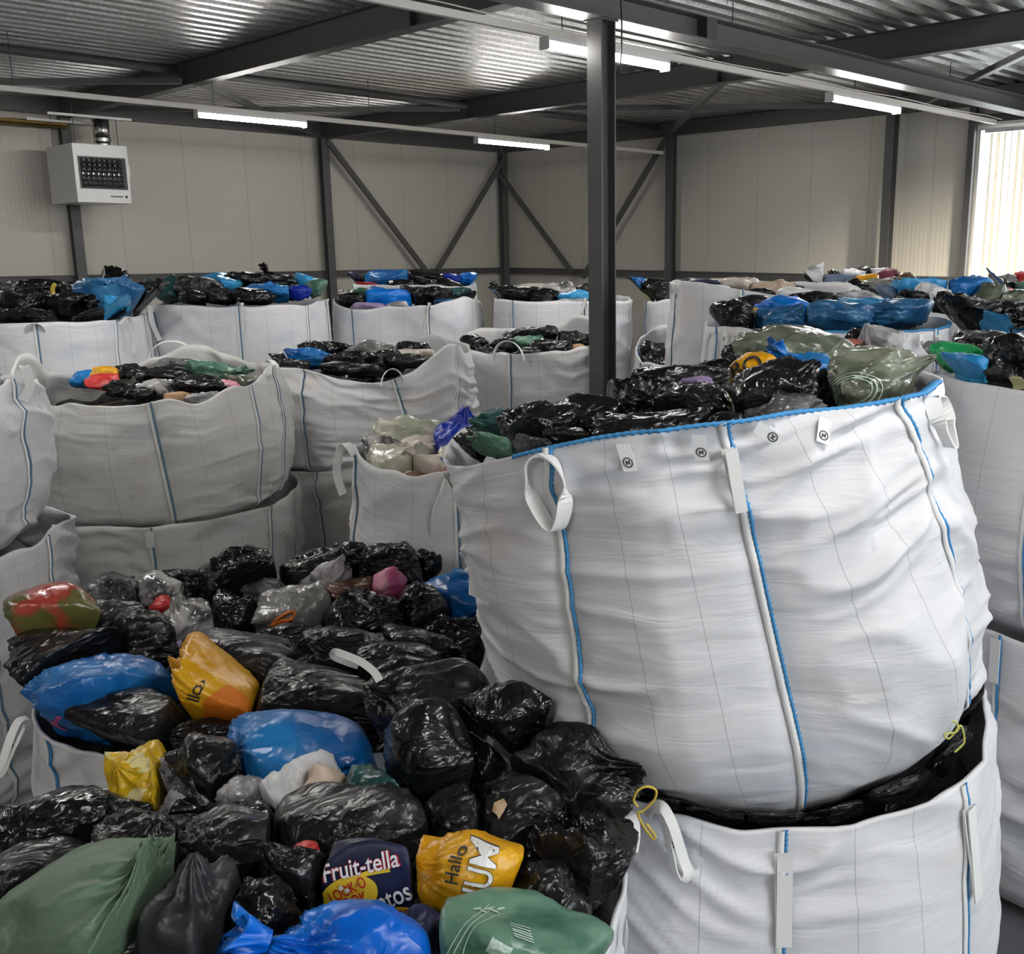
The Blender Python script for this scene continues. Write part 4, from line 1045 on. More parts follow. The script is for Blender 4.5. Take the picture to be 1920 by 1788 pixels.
def settle():
    """neighbouring bags flatten against each other, against the sacks' walls and on the filling below"""
    n = len(BG)
    C = np.array([b['P'] for b in BG]); RM = np.array([max(b['rad']) for b in BG])
    for i, b in enumerate(BG):
        V = b['V']; w = 0.35 * min(b['rad'])
        dd = np.linalg.norm(C - C[i], axis=1)
        for j in np.nonzero(dd < RM * 1.25 + RM[i] * 1.25)[0]:
            if j == i or dd[j] < 1e-6: continue
            nv = (C[j] - C[i]) / dd[j]
            si = np.linalg.norm(b['M'].T @ nv); sj = np.linalg.norm(BG[j]['M'].T @ nv)
            if (si + sj) * 1.12 < dd[j]: continue
            lim = dd[j] * si / (si + sj) - 0.003
            q = (V - C[i]) @ nv - lim
            ww = min(w, 0.6 * lim)
            m = q > -ww
            nq = -ww + ww * (1 - np.exp(-(q[m] + ww) / ww))
            V[m] += np.outer(nq - q[m], nv)
        # own container: stay inside the wall below the rim, and on top of the filling
        u = V @ RTn; v = V @ FWh
        s = SK[b['key']]
        for it in (s,):
            T = np.clip((V[:, 2] - it.z0) / (it.z1 - it.z0), 0, 1)
            c = it.centre(T); du, dv = u - c[:, 0], v - c[:, 1]; th = np.arctan2(dv, du); r = np.hypot(du, dv)
            zr = it.Z[-1][((th + np.pi) / (2 * np.pi) * it.nth).astype(int) % it.nth]
            R = it.rg_at(th, T) - 0.04
            over = np.clip(V[:, 2] - zr - 0.01, 0, None)
            lim = R + over * 1.0
            ww = 0.10
            q = r - lim; m = q > -ww
            if b.get('free'): m &= False
            nr = np.where(m, lim - ww * np.exp(-(q + ww) / ww), r)
            f = nr / np.maximum(r, 1e-6)
            u = c[:, 0] + du * f; v = c[:, 1] + dv * f
            zf = zr - FD - 0.02
            q = zf + 0.06 - V[:, 2]; m = q > 0
            V[m, 2] = zf[m] + 0.06 * np.exp(-q[m] / 0.06)
        # other containers: stay outside
        for k, o in SK.items():
            if k == b['key']: continue
            if np.hypot(o.ct[0] - b['P'] @ RTn, o.ct[1] - b['P'] @ FWh) > o.Rm + max(b['rad']) + 0.5: continue
            T = np.clip((V[:, 2] - o.z0) / (o.z1 - o.z0), 0, 1)
            c = o.centre(T); du, dv = u - c[:, 0], v - c[:, 1]; th = np.arctan2(dv, du); r = np.hypot(du, dv)
            R = o.rg_at(th, T) + 0.02
            zr = o.Z[-1][((th + np.pi) / (2 * np.pi) * o.nth).astype(int) % o.nth] + 0.02
            m = (V[:, 2] < zr) & (V[:, 2] > o.z0 - 0.3) & (r < R + 0.1)
            if not m.any(): continue
            q = R - r
            nr = R + 0.1 * np.exp(-(q + 0.1) / 0.1)
            nr = np.where(m, nr, r); f = nr / np.maximum(r, 1e-6)
            u = c[:, 0] + du * f; v = c[:, 1] + dv * f
        V[:, 0] = u * math.sin(YAW) + v * math.cos(YAW); V[:, 1] = -u * math.cos(YAW) + v * math.sin(YAW)

        if b['nk'] is not None:      # no knot where it would stick through a sack's wall
            N = b['nk'][0] + V[-1]; u, v = N @ RTn, N @ FWh
            for k, o in SK.items():
                T = np.clip((N[:, 2] - o.z0) / (o.z1 - o.z0), 0, 1); c = o.centre(T); du, dv = u - c[:, 0], v - c[:, 1]; th = np.arctan2(dv, du); r = np.hypot(du, dv)
                R = o.rg_at(th, T); zr = o.Z[-1][((th + np.pi) / (2 * np.pi) * o.nth).astype(int) % o.nth]
                ins = (N[:, 2] < zr + 0.01) & (N[:, 2] > o.z0 - 0.05)
                if (ins & ((np.abs(r - R) < 0.04) if k == b['key'] else (r < R + 0.02))).any(): b['nk'] = None; break

def part_pairs():
    """bags that still run into each other are pressed flat along the plane between them"""
    n = len(BG)
    for it in range(3):
        T = [BVHTree.FromPolygons(b['V'].tolist(), b['F']) for b in BG]
        C = np.array([b['V'].mean(0) for b in BG]); lo = np.array([b['V'].min(0) for b in BG]); hi = np.array([b['V'].max(0) for b in BG])
        for i in range(n):
            near = np.nonzero((lo[i + 1:] < hi[i]).all(1) & (lo[i] < hi[i + 1:]).all(1))[0] + i + 1
            for j in near:
                if not T[i].overlap(T[j]): continue
                d = C[j] - C[i]; L = np.linalg.norm(d)
                if L < 1e-5: continue
                nv = d / L
                A, Bv = BG[i]['V'], BG[j]['V']
                qa = (A - C[i]) @ nv; qb = (Bv - C[i]) @ nv
                sa, sb = qa.max(), L - qb.min()
                p = L * sa / max(sa + sb, 1e-6)
                for V, q, sg, o, other in ((A, qa, 1, i, Bv), (Bv, qb, -1, j, A)):
                    lat = V - C[o] - np.outer((V - C[o]) @ nv, nv)
                    oc = other.mean(0) - C[o]; oc = oc - nv * (oc @ nv)
                    ol = other - other.mean(0); ol = ol - np.outer(ol @ nv, nv)
                    R = np.linalg.norm(ol, axis=1).max() * 1.05
                    wgt = np.clip((R * 1.3 - np.linalg.norm(lat - oc, axis=1)) / (R * 0.3), 0, 1)
                    e = sg * (q - p) + 0.003; ww = 0.012
                    m = e > -ww
                    ne = -ww * np.exp(-np.clip((e[m] + ww) / ww, 0, 50))
                    V[m] += np.outer(sg * (ne - e[m]) * wgt[m], nv)

def finish():
    # labels: by look first, else counted from the left among its like in the same container
    from collections import defaultdict
    g = defaultdict(list)
    for b in BG:
        if b['label'] is None: g[(b['key'], b['words'])].append(b)
    for (key, words), L in g.items():
        wh = WHERE[key]
        L.sort(key=lambda b: b['px'])
        n = len(L)
        for i, b in enumerate(L):
            if n == 1: b['label'] = f'{words} {wh}'
            elif i == 0: b['label'] = f'{words}, leftmost of {n}, {wh}'
            elif i == n - 1: b['label'] = f'{words}, rightmost of {n}, {wh}'
            else: b['label'] = f'{words}, {ORD[i]} from left of {n}, {wh}'
    for b in BG:
        gname = 'bags ' + WHERE[b['key']]
        if b['nk'] is None:
            o = mesh_obj(b['name'], b['V'], b['F'], PL[b['col']])
        else:
            V = b['V']
            o = root(b['name'], (V[:, 0].mean(), V[:, 1].mean(), V[:, 2].min()))
            b['body'] = mesh_obj('bag_body', V, b['F'], PL[b['col']], o)
            NV, NF = b['nk']
            tip = V[-1]
            mesh_obj('tied_neck', NV + tip, NF, PL[b['col']], o)
        b['obj'] = o
        if 'body' not in b: b['body'] = o
        tag(o, b['label'], b['cat'], gname)

WHERE.update(A='in the nearest bulk bag', B='left of the big stack', C='on the big blue-seamed bag', D='squeezed under the big blue-seamed bag',
             E='in the bag beside the big stack', F='in the bag right of the big stack', L1='in the slumped soiled bag', L3='in the far-left bag', M1='in the sagging-rim bag',
             M2='left of the column', M3='in the gap right of the column', R1='on the tall bag', R2='in the blue-filled bag', Q='behind the big blue-seamed bag', R4='at the right edge behind',
             R3='in the third right-hand bag', R5='behind the tall bag', R6='below the window', R7='in the last row by the wall', R8='in the last row by the window', N1='in the bag below the heater', N2='in the wide back-row bag',
             N3='in the bag below the V-brace', N4='in the back-row bag left of the column', N5='in the back-row bag right of the column', P1='behind the bag below the heater', P2='in the last row under the left post', S='in the last row below the V-brace')
COLW = {'black': 'glossy black bag', 'black2': 'dull black bag', 'charcoal': 'charcoal grey bag', 'greyblack': 'smoky see-through bag', 'blue': 'blue plastic bag', 'brightblue': 'bright blue bag', 'lightblue': 'light blue bag', 'steelblue': 'steel blue bag',
        'royal': 'royal blue bag', 'navy': 'navy bag', 'green': 'thin green bag', 'sage': 'sage green bag', 'olive': 'olive see-through bag', 'teal': 'dark teal bag', 'vivid': 'vivid green bag', 'clear': 'clear clothes bag', 'palegreen': 'pale green clear bag', 'cream': 'cream clear bag',
        'white': 'white plastic bag', 'greywhite': 'milky white bag', 'grey': 'grey see-through bag', 'beige': 'beige bag', 'yellow': 'yellow bag', 'orange': 'orange bag', 'red': 'red bag', 'redolive': 'clear bag of red and olive clothes', 'pink': 'clear bag of pink cloth', 'salmon': 'salmon pink bundle', 'brown': 'brown bag', 'tan': 'tan bundle',
        'lilac': 'lilac bundle', 'maroon': 'maroon bundle', 'paleyellow': 'pale yellow bag', 'patterned': 'grey patterned cloth', 'yellowspot': 'yellow spotted bag', 'jeans': 'denim blue bundle'}
CLOTH = {'salmon', 'tan', 'lilac', 'maroon', 'patterned', 'jeans'}
def B(key, rows):
    for r in rows:
        x, y, wd, ht, col = r[:5]; kw = dict(r[5]) if len(r) > 5 else {}
        kw.setdefault('words', COLW[col])
        if key not in 'ABCD': kw.setdefault('shrink', 1.25)
        if key in ('L1', 'M1', 'M2', 'E'): kw['shrink'] = max(kw['shrink'], 1.35)
        if col in CLOTH: kw.setdefault('name', 'cloth_bundle'); kw.setdefault('cat', 'clothes'); kw.setdefault('gather', 0.2)
        bag(key, x, y, wd, ht, col, **kw)

k_ = dict
# nearest bulk bag
B('A', [
    (105, 1592, 320, 180, 'black', k_(neck=10, v=2.35, label='big black bin bag at left edge, gathered beside the yellow spotted bag')),
    (40, 1665, 260, 130, 'black2', k_(v=2.1, label='dull black bin bag at left edge above the green bag')),
    (165, 1710, 430, 175, 'sage', k_(rot=24, neck=18, v=1.95, crumple=.6, gather=1.3, stiff=.3, tuft=False, label='long sage green bag with twisted neck, lower left foreground')),
    (355, 1740, 250, 230, 'charcoal', k_(neck=80, v=1.95, crumple=.6, gather=1.3, tuft=False, label='smooth charcoal bag standing beside the sage green bag')),
    (430, 1610, 190, 170, 'black2', k_(v=2.2, label='dull black bag between charcoal and fruit-sweets bags')),
    (490, 1735, 140, 150, 'black', k_(v=1.95, label='dark glossy bag wedged right of the charcoal bag')),
    (650, 1585, 340, 190, 'black2', k_(neck=200, v=2.3, label='broad black bag lying behind the printed sweets bag')),
    (1078, 1625, 190, 240, 'black', k_(neck=90, v=2.3, label='tall glossy black bag at the right rim of the nearest bulk bag')),
    (965, 1545, 220, 160, 'black2', k_(v=2.45, label='black bag with torn beige sticker above the yellow greeting bag')),
    (1065, 1445, 250, 170, 'black2', k_(v=2.62, lift=.2, label='matte black bag leaning on the big blue-seamed bulk bag')),
    (975, 1350, 215, 150, 'black', k_(neck=-10, v=2.75, lift=.2, label='glossy black bag with neck sticking out right, topmost beside the stack')),
    (808, 1440, 205, 215, 'black', k_(neck=-100, v=2.6, crumple=.7, label='big teardrop black bag with folds gathered at its bottom')),
    (800, 1320, 240, 140, 'black2', k_(neck=150, v=2.95, label='matte black bag above the teardrop one')),
    (560, 1420, 310, 140, 'blue', k_(rot=-4, neck=170, v=2.85, tuft=False, crumple=.8, label='blue see-through bag lying across the middle, below the orange print')),
    (560, 1495, 175, 125, 'white', k_(rot=15, v=2.55, tuft=False, gather=.4, label='white bag with skin-coloured bundle and red print, below the blue bag')),
    (610, 1490, 90, 90, 'beige', k_(v=2.52, tuft=False, gather=.3, label='peach coloured bundle showing inside the white bag')),
    (270, 1478, 145, 125, 'yellowspot', k_(rot=30, v=2.75, tuft=False, stiff=.8, label='open yellow bag with pale spots, above the big left bag')),
    (348, 1462, 110, 90, 'patterned', k_(v=2.78, crumple=1.4, label='grey printed cloth spilling from the yellow spotted bag')),
    (350, 1508, 90, 60, 'patterned', k_(v=2.62, crumple=1.4, label='crumpled grey garment with pink trim below the printed cloth')),
    (455, 1492, 80, 70, 'greywhite', k_(v=2.6, tuft=False, label='small pale bag with red patch left of the white bag')),
    (455, 1550, 170, 90, 'black', k_(v=2.45, label='dark bag under the yellow spotted bag and white bag')),
    (700, 1500, 130, 110, 'teal', k_(v=2.5, tuft=False, label='dark teal crumpled bag left of the teardrop bag')),
    (400, 1450, 110, 130, 'black2', k_(v=2.7, tuft=False, label='black cloth hanging between the patterned cloth and blue bag')),
    (845, 1545, 120, 130, 'black2', k_(v=2.4, tuft=False, label='dark bag in the hollow above the yellow greeting bag')),
    (905, 1440, 120, 140, 'black', k_(v=2.68, tuft=False, label='dark bag in the hollow right of the teardrop bag')),
    (560, 1640, 130, 150, 'black', k_(v=2.1, tuft=False, label='glossy black bag left of the printed sweets bag')),
    (688, 1662, 205, 190, 'navy', k_(v=2.08, crumple=.2, gather=.0, stiff=.2, seed=5, dep=60, shrink=1.0, tuft=False, boxy=1.0, name='carrier_bag', label='dark blue carrier bag printed with sweets logos')),
    (878, 1642, 210, 140, 'yellow', k_(rot=-8, neck=165, v=2.1, crumple=.5, name='carrier_bag', tuft=False, label='round yellow carrier bag printed Hallo, right of the sweets bag')),
    (672, 1798, 330, 150, 'brightblue', k_(neck=140, v=1.85, gather=1.5, crumple=.5, tuft=True, label='bright blue bag at the bottom edge with one knotted ear')),
    (965, 1770, 310, 165, 'green', k_(rot=-14, v=1.88, crumple=.5, gather=.5, tuft=False, label='thin green bag with printed lettering at the bottom edge')),
    (795, 1755, 100, 90, 'navy', k_(v=1.95, tuft=False, crumple=.3, label='dark navy cloth between the bright blue and green bags')),
    (1010, 1690, 140, 130, 'black', k_(v=2.1, tuft=False, label='black bag between yellow greeting bag and right rim')),
    (250, 1600, 150, 110, 'black2', k_(v=2.2, tuft=False, label='black bag beneath the twisted neck of the sage bag')),
    (575, 1588, 100, 40, 'red', k_(v=2.15, tuft=False, shrink=.5, label='scrap of red plastic beside the neck of the sage bag')),
])
# floor-level bag left of the stack
B('B', [
    (185, 1315, 265, 155, 'blue', k_(neck=170, v=3.35, tuft=False, crumple=.9, label='blue bag at left with pink and green cloth showing through')),
    (262, 1362, 240, 125, 'black2', k_(rot=-8, neck=-20, v=3.2, label='black bag at the front rim, below the left blue bag')),
    (405, 1300, 215, 100, 'yellow', k_(rot=-38, neck=180, v=3.3, crumple=.5, tuft=False, stiff=.7, name='carrier_bag', label='long yellow and orange carrier bag printed with dark letters')),
    (375, 1385, 130, 70, 'black', k_(v=3.15, tuft=False, crumple=1.5)),
    (590, 1320, 250, 130, 'black2', k_(rot=-10, neck=0, v=3.35, label='large matte black bag right of the orange print')),
    (480, 1240, 220, 100, 'black2', k_(v=3.7, rot=-5)),
    (650, 1235, 220, 90, 'black2', k_(v=3.7, label='black bag under the white webbing strap')),
    (105, 1228, 280, 90, 'black', k_(rot=8, neck=180, v=3.62, label='black bag overhanging the left rim with its neck out')),
    (185, 1185, 150, 100, 'black2', k_(v=3.9)),
    (105, 1170, 190, 110, 'redolive', k_(neck=170, v=3.78, tuft=False, crumple=.6, gather=.6)),
    (255, 1212, 130, 110, 'black2', k_(v=3.8)),
    (215, 1130, 150, 90, 'greyblack', k_(v=4.3, crumple=1.4)),
    (292, 1115, 80, 60, 'clear', k_(v=4.35, tuft=False, label='clear bag back left behind the red cord')),
    (306, 1140, 50, 32, 'red', k_(v=4.2, crumple=1.8, name='drawstring', cat='cord', gather=.1, label='tangle of red drawstring on the clear bag')),
    (350, 1180, 120, 115, 'clear', k_(v=4.1, tuft=False, label='clear bag of grey and dark clothes left of centre')),
    (370, 1222, 90, 45, 'lilac', k_(v=3.95)),
    (440, 1165, 100, 95, 'black', k_(v=4.2)),
    (546, 1155, 145, 90, 'grey', k_(rot=8, v=4.2, tuft=False, label='grey see-through bag tied with an orange string')),
    (455, 1082, 155, 100, 'black', k_(neck=85, v=4.55, lift=.2)),
    (610, 1065, 200, 75, 'black', k_(rot=5, v=4.7, crumple=1.3)),
    (620, 1082, 90, 60, 'greywhite', k_(rot=35, v=4.5, stiff=1, gather=.8, tuft=False, label='pointed piece of milky white film at the back')),
    (655, 1112, 110, 45, 'brown', k_(v=4.4, crumple=1.5, tuft=False)),
    (728, 1098, 62, 50, 'pink', k_(v=4.4, tuft=False)),
    (745, 1070, 160, 80, 'black', k_(v=4.65, crumple=1.2)),
    (856, 1126, 145, 100, 'blue', k_(v=4.4, tuft=False, crumple=.7, label='blue bag at the right against the big stack')),
    (690, 1172, 175, 110, 'black', k_(neck=40, v=4.1, crumple=1.2)),
    (790, 1150, 100, 100, 'black2', k_(v=4.2)),
    (850, 1195, 120, 75, 'black', k_(v=4.1, crumple=1.3)),
    (330, 1100, 120, 55, 'black2', k_(v=4.6)),
    (770, 1215, 130, 70, 'black2', k_(v=3.85)),
    (740, 1245, 150, 70, 'black2', k_(v=3.6)),
    (550, 1205, 130, 60, 'black2', k_(v=3.95)),
    (500, 1112, 80, 50, 'greyblack', k_(v=4.45, tuft=False)),
    (800, 1060, 60, 55, 'black', k_(neck=75, v=4.7, tuft=False)),
    (590, 1230, 90, 40, 'salmon', k_(v=3.8, shrink=.6)),
])
# top of the big stack
B('C', [
    (1018, 800, 140, 95, 'black', k_(neck=160, v=2.85)),
    (1105, 778, 130, 75, 'black', k_(v=3.1)),
    (1200, 762, 130, 95, 'black', k_(neck=95, v=3.15, crumple=1.4)),
    (1215, 815, 290, 75, 'black', k_(rot=8, v=2.8)),
    (1310, 772, 150, 100, 'black', k_(rot=-10, neck=-90, v=3.0, crumple=1.4)),
    (1448, 748, 180, 120, 'black', k_(rot=25, v=2.95)),
    (1625, 722, 225, 120, 'olive', k_(rot=8, v=3.05, neck=20, crumple=.8, tuft=False, label='big olive see-through bag with printed ring at the right rim')),
    (990, 843, 100, 45, 'greyblack', k_(v=2.7, tuft=False)),
    (905, 845, 110, 50, 'green', k_(v=2.75, tuft=False)),
    (1465, 782, 140, 60, 'greyblack', k_(rot=10, v=2.75)),
    (1280, 722, 190, 60, 'black', k_(v=3.55)),
    (1305, 718, 90, 28, 'lilac', k_(v=3.45, shrink=.8)),
    (940, 792, 90, 50, 'teal', k_(v=3.1, tuft=False)),
    (1050, 830, 110, 50, 'black', k_(v=2.72)),
    (1370, 800, 100, 50, 'black', k_(v=2.72)),
    (1560, 745, 110, 80, 'black2', k_(v=3.1)),
    (1100, 822, 60, 30, 'paleyellow', k_(v=2.85, shrink=.7)),
    (1700, 712, 90, 50, 'black', k_(v=3.3)), (868, 838, 70, 50, 'black2', k_(v=3.0)), (900, 822, 100, 50, 'black', k_(v=3.3)), (980, 800, 110, 60, 'black2', k_(v=3.4)), (1412, 704, 100, 78, 'yellow', k_(v=3.75, name='carrier_bag', rot=20, crumple=.5, tuft=False, label='yellow bag with large dark letters behind the black ones')), (1520, 694, 150, 52, 'blue', k_(v=3.85)),
])
B('D', [
    (1250, 1500, 110, 60, 'black2', k_(v=2.72)), (1345, 1517, 140, 50, 'black', k_(v=2.68)), (1440, 1525, 110, 40, 'black2', k_(v=2.66)),
    (1560, 1515, 120, 40, 'black', k_(v=2.72)), (1645, 1470, 130, 60, 'black', k_(v=2.8)), (1735, 1395, 130, 80, 'black', k_(v=2.98)), (1790, 1320, 90, 80, 'black2', k_(v=3.25)),
])
B('E', [
    (765, 822, 140, 50, 'palegreen', k_(v=6.1)), (700, 855, 110, 50, 'clear', k_(v=5.6)), (745, 878, 130, 65, 'palegreen', k_(rot=8, v=5.35)), (800, 845, 80, 40, 'cream', k_(v=5.75)),
    (868, 828, 95, 75, 'royal', k_(neck=85, v=5.7, label='royal blue bag with pointed ear beside the big stack')), (905, 810, 90, 40, 'cream', k_(v=6.0)), (810, 880, 80, 45, 'cream', k_(v=5.3)),
    (780, 903, 90, 25, 'brown', k_(v=5.15)), (690, 830, 60, 35, 'greywhite', k_(v=6.1)), (830, 905, 50, 30, 'pink', k_(v=5.2)), (850, 868, 50, 50, 'palegreen', k_(v=5.45)),
])
B('F', [
    (1768, 695, 150, 50, 'lightblue', k_(v=4.3)), (1780, 672, 90, 42, 'vivid', k_(v=4.6)), (1895, 685, 120, 110, 'black', k_(v=4.3)), (1800, 722, 130, 38, 'black2', k_(v=4.0)), (1818, 727, 100, 22, 'paleyellow', k_(v=3.9)),
    (1855, 690, 60, 32, 'steelblue', k_(v=4.4)), (1908, 718, 50, 40, 'maroon', k_(v=3.85)), (1840, 660, 110, 55, 'black', k_(v=4.8)), (1725, 662, 110, 32, 'greywhite', k_(v=4.9)), (1960, 660, 110, 70, 'black2', k_(v=4.7)), (1870, 728, 60, 30, 'black', k_(v=3.8)),
])
B('Q', [
    (1485, 672, 180, 84, 'olive', k_(v=4.6, rot=-6)), (1420, 690, 90, 60, 'black2', k_(v=4.8)), (1530, 690, 120, 50, 'black2', k_(v=4.7)),
    (1592, 657, 70, 32, 'salmon', k_(v=5.2)), (1650, 660, 115, 55, 'greywhite', k_(v=5.2, rot=-25, stiff=.9)), (1612, 636, 36, 30, 'black', k_(v=5.4)), (1650, 690, 140, 55, 'olive', k_(v=4.8)), (1340, 700, 90, 50, 'black', k_(v=4.7)), (1400, 668, 80, 40, 'black2', k_(v=5.2)),
])
B('R2', [
    (1368, 603, 105, 60, 'black', k_(v=6.2)), (1470, 585, 95, 40, 'brightblue', k_(v=6.6)), (1462, 602, 110, 42, 'steelblue', k_(v=6.2)), (1560, 597, 120, 45, 'steelblue', k_(v=6.15)), (1622, 580, 90, 38, 'lightblue', k_(v=6.5)),
    (1690, 587, 120, 42, 'steelblue', k_(v=6.3)), (1420, 575, 60, 30, 'black2', k_(v=6.8)), (1520, 566, 90, 28, 'black', k_(v=6.9)), (1600, 562, 80, 26, 'greywhite', k_(v=6.9)), (1415, 592, 30, 22, 'yellow', k_(v=6.4)),
])
B('R4', [
    (1832, 630, 165, 50, 'lightblue', k_(v=5.7, neck=180)), (1805, 600, 140, 70, 'black2', k_(v=6.1)), (1905, 600, 90, 60, 'black', k_(v=6.1)), (1760, 612, 70, 40, 'black', k_(v=6.0)), (1890, 640, 70, 30, 'steelblue', k_(v=5.6)), (1935, 640, 70, 50, 'black2', k_(v=5.7)), (1770, 585, 80, 36, 'black2', k_(v=6.5)),
])
B('R1', [
    (1372, 540, 120, 36, 'cream', k_(v=8.1)), (1310, 538, 80, 22, 'navy', k_(v=8.0)), (1440, 545, 70, 30, 'beige', k_(v=8.0)), (1345, 552, 70, 24, 'white', k_(v=7.5)), (1430, 562, 70, 28, 'black', k_(v=7.6)), (1500, 560, 80, 28, 'white', k_(v=7.5)), (1475, 545, 60, 24, 'black2', k_(v=8.2)), (1390, 566, 60, 20, 'greywhite', k_(v=7.3)),
])
B('R3', [
    (1725, 548, 130, 32, 'lightblue', k_(v=7.9)), (1745, 555, 60, 34, 'white', k_(v=7.6, stiff=.9)), (1690, 565, 90, 30, 'black2', k_(v=7.5)), (1812, 552, 95, 55, 'blue', k_(v=7.8)), (1862, 563, 60, 52, 'olive', k_(v=7.6)), (1888, 556, 34, 26, 'salmon', k_(v=7.9)), (1905, 575, 66, 55, 'olive', k_(v=7.5)),
    (1650, 555, 70, 28, 'jeans', k_(v=7.9)), (1785, 570, 60, 30, 'black', k_(v=7.4)), (1830, 580, 70, 30, 'black2', k_(v=7.2)), (1640, 572, 60, 24, 'grey', k_(v=7.4)),
])
B('R5', [
    (1440, 528, 75, 28, 'black2', k_(v=9.5)), (1520, 527, 70, 36, 'white', k_(v=9.6, rot=25, stiff=1)), (1492, 540, 60, 20, 'blue', k_(v=9.2)), (1560, 530, 60, 26, 'jeans', k_(v=9.6)), (1625, 528, 44, 20, 'yellow', k_(v=9.6, name='carrier_bag')), (1590, 543, 60, 22, 'black', k_(v=9.1)), (1540, 545, 60, 22, 'greywhite', k_(v=9.0)), (1645, 540, 55, 24, 'grey', k_(v=9.3)), (1680, 537, 70, 26, 'brown', k_(v=9.5)), (1470, 552, 70, 20, 'grey', k_(v=8.9)), (1590, 557, 60, 18, 'clear', k_(v=8.9)), (1700, 545, 50, 20, 'cream', k_(v=9.0)),
])
B('R6', [(1728, 527, 70, 38, 'steelblue', k_(v=9.3)), (1790, 540, 60, 30, 'black', k_(v=9.2)), (1880, 545, 60, 26, 'black2', k_(v=9.3)), (1925, 545, 60, 30, 'green', k_(v=9.2)), (1850, 535, 60, 22, 'greywhite', k_(v=9.7))])
B('R7', [(1560, 518, 30, 18, 'black', k_(v=11.0)), (1600, 517, 46, 20, 'white', k_(v=11.0, stiff=1)), (1665, 519, 44, 24, 'maroon', k_(v=11.0)), (1650, 512, 36, 18, 'white', k_(v=11.3, stiff=1)), (1700, 522, 30, 22, 'brown', k_(v=10.9)), (1580, 527, 50, 16, 'jeans', k_(v=10.6)), (1630, 515, 50, 18, 'black2', k_(v=11.4)), (1550, 530, 46, 16, 'grey', k_(v=10.6))])
B('R8', [(1880, 528, 60, 22, 'grey', k_(v=11.0)), (1840, 528, 50, 22, 'black2', k_(v=11.0)), (1920, 527, 50, 24, 'red', k_(v=11.0))])
B('L1', [
    (165, 710, 46, 28, 'blue', k_(v=6.9)), (205, 708, 55, 28, 'yellow', k_(v=6.85)), (196, 726, 38, 24, 'red', k_(v=6.5)), (250, 706, 60, 28, 'black', k_(v=6.9)), (318, 710, 90, 34, 'black', k_(v=6.75)), (378, 728, 90, 38, 'black', k_(v=6.35)), (390, 702, 85, 44, 'green', k_(v=6.9)),
    (300, 732, 62, 28, 'clear', k_(v=6.3)), (425, 727, 44, 24, 'pink', k_(v=6.45)), (458, 725, 75, 36, 'olive', k_(v=6.55)), (500, 734, 38, 22, 'blue', k_(v=6.5)), (335, 746, 46, 18, 'tan', k_(v=6.05)), (385, 750, 66, 20, 'greywhite', k_(v=6.05)), (240, 730, 60, 26, 'black2', k_(v=6.35)), (345, 690, 70, 26, 'greyblack', k_(v=7.1)), (240, 695, 50, 18, 'black2', k_(v=7.2)), (265, 740, 46, 20, 'black', k_(v=6.1)),
])
B('L3', [(20, 722, 90, 30, 'greywhite', k_(v=5.0)), (-40, 725, 100, 40, 'black', k_(v=4.9)), (60, 728, 50, 22, 'white', k_(v=5.1))])
B('M1', [
    (500, 682, 76, 32, 'black', k_(v=7.9)), (572, 674, 95, 26, 'blue', k_(v=8.1)), (618, 660, 70, 30, 'black', k_(v=8.3)), (665, 680, 70, 30, 'black', k_(v=7.7)), (588, 656, 60, 24, 'black2', k_(v=8.5)), (725, 682, 70, 36, 'black', k_(v=7.7)), (705, 660, 70, 26, 'grey', k_(v=8.2)), (768, 656, 50, 24, 'black', k_(v=8.3)), (780, 668, 66, 22, 'cream', k_(v=8.0)), (540, 690, 60, 26, 'black', k_(v=7.6)), (690, 696, 50, 20, 'black2', k_(v=7.4)), (760, 678, 60, 22, 'black2', k_(v=7.6)), (640, 690, 50, 20, 'black2', k_(v=7.5)),
])
B('M2', [
    (888, 655, 54, 42, 'black', k_(v=9.5)), (870, 664, 34, 20, 'brown', k_(v=9.2)), (943, 655, 46, 26, 'black', k_(v=9.5)), (980, 650, 64, 32, 'green', k_(v=9.6)), (1010, 634, 76, 32, 'black', k_(v=9.9)), (1042, 660, 96, 34, 'black', k_(v=9.4)), (1085, 660, 34, 24, 'tan', k_(v=9.4)), (915, 668, 50, 22, 'black2', k_(v=9.1)), (1000, 668, 50, 22, 'black2', k_(v=9.1)), (1070, 640, 50, 24, 'black2', k_(v=9.9)), (1095, 675, 40, 18, 'black2', k_(v=9.0)),
])
B('M3', [
    (1166, 660, 30, 26, 'blue', k_(v=9.6)), (1192, 664, 66, 32, 'black', k_(v=9.6)), (1197, 686, 58, 26, 'grey', k_(v=9.3)), (1176, 705, 44, 34, 'tan', k_(v=9.05)), (1225, 690, 46, 40, 'black', k_(v=9.2)), (1215, 712, 40, 26, 'black2', k_(v=8.95)), (1235, 665, 40, 30, 'black2', k_(v=9.7)), (1165, 684, 34, 24, 'teal', k_(v=9.3)),
])
B('N1', [
    (40, 578, 130, 62, 'black', k_(v=8.3)), (150, 594, 140, 56, 'black', k_(v=8.2)), (90, 552, 90, 44, 'black', k_(v=8.8)), (205, 562, 120, 56, 'steelblue', k_(v=8.6, neck=60)), (243, 585, 115, 44, 'lightblue', k_(v=8.3, neck=115)), (285, 560, 90, 44, 'black2', k_(v=8.9)), (60, 606, 110, 40, 'black', k_(v=7.95)), (215, 606, 100, 34, 'black2', k_(v=8.0)), (15, 550, 80, 30, 'greyblack', k_(v=8.9)), (-20, 598, 90, 60, 'black', k_(v=8.1)), (275, 592, 60, 30, 'black', k_(v=8.3)), (115, 577, 60, 40, 'black2', k_(v=8.5)),
])
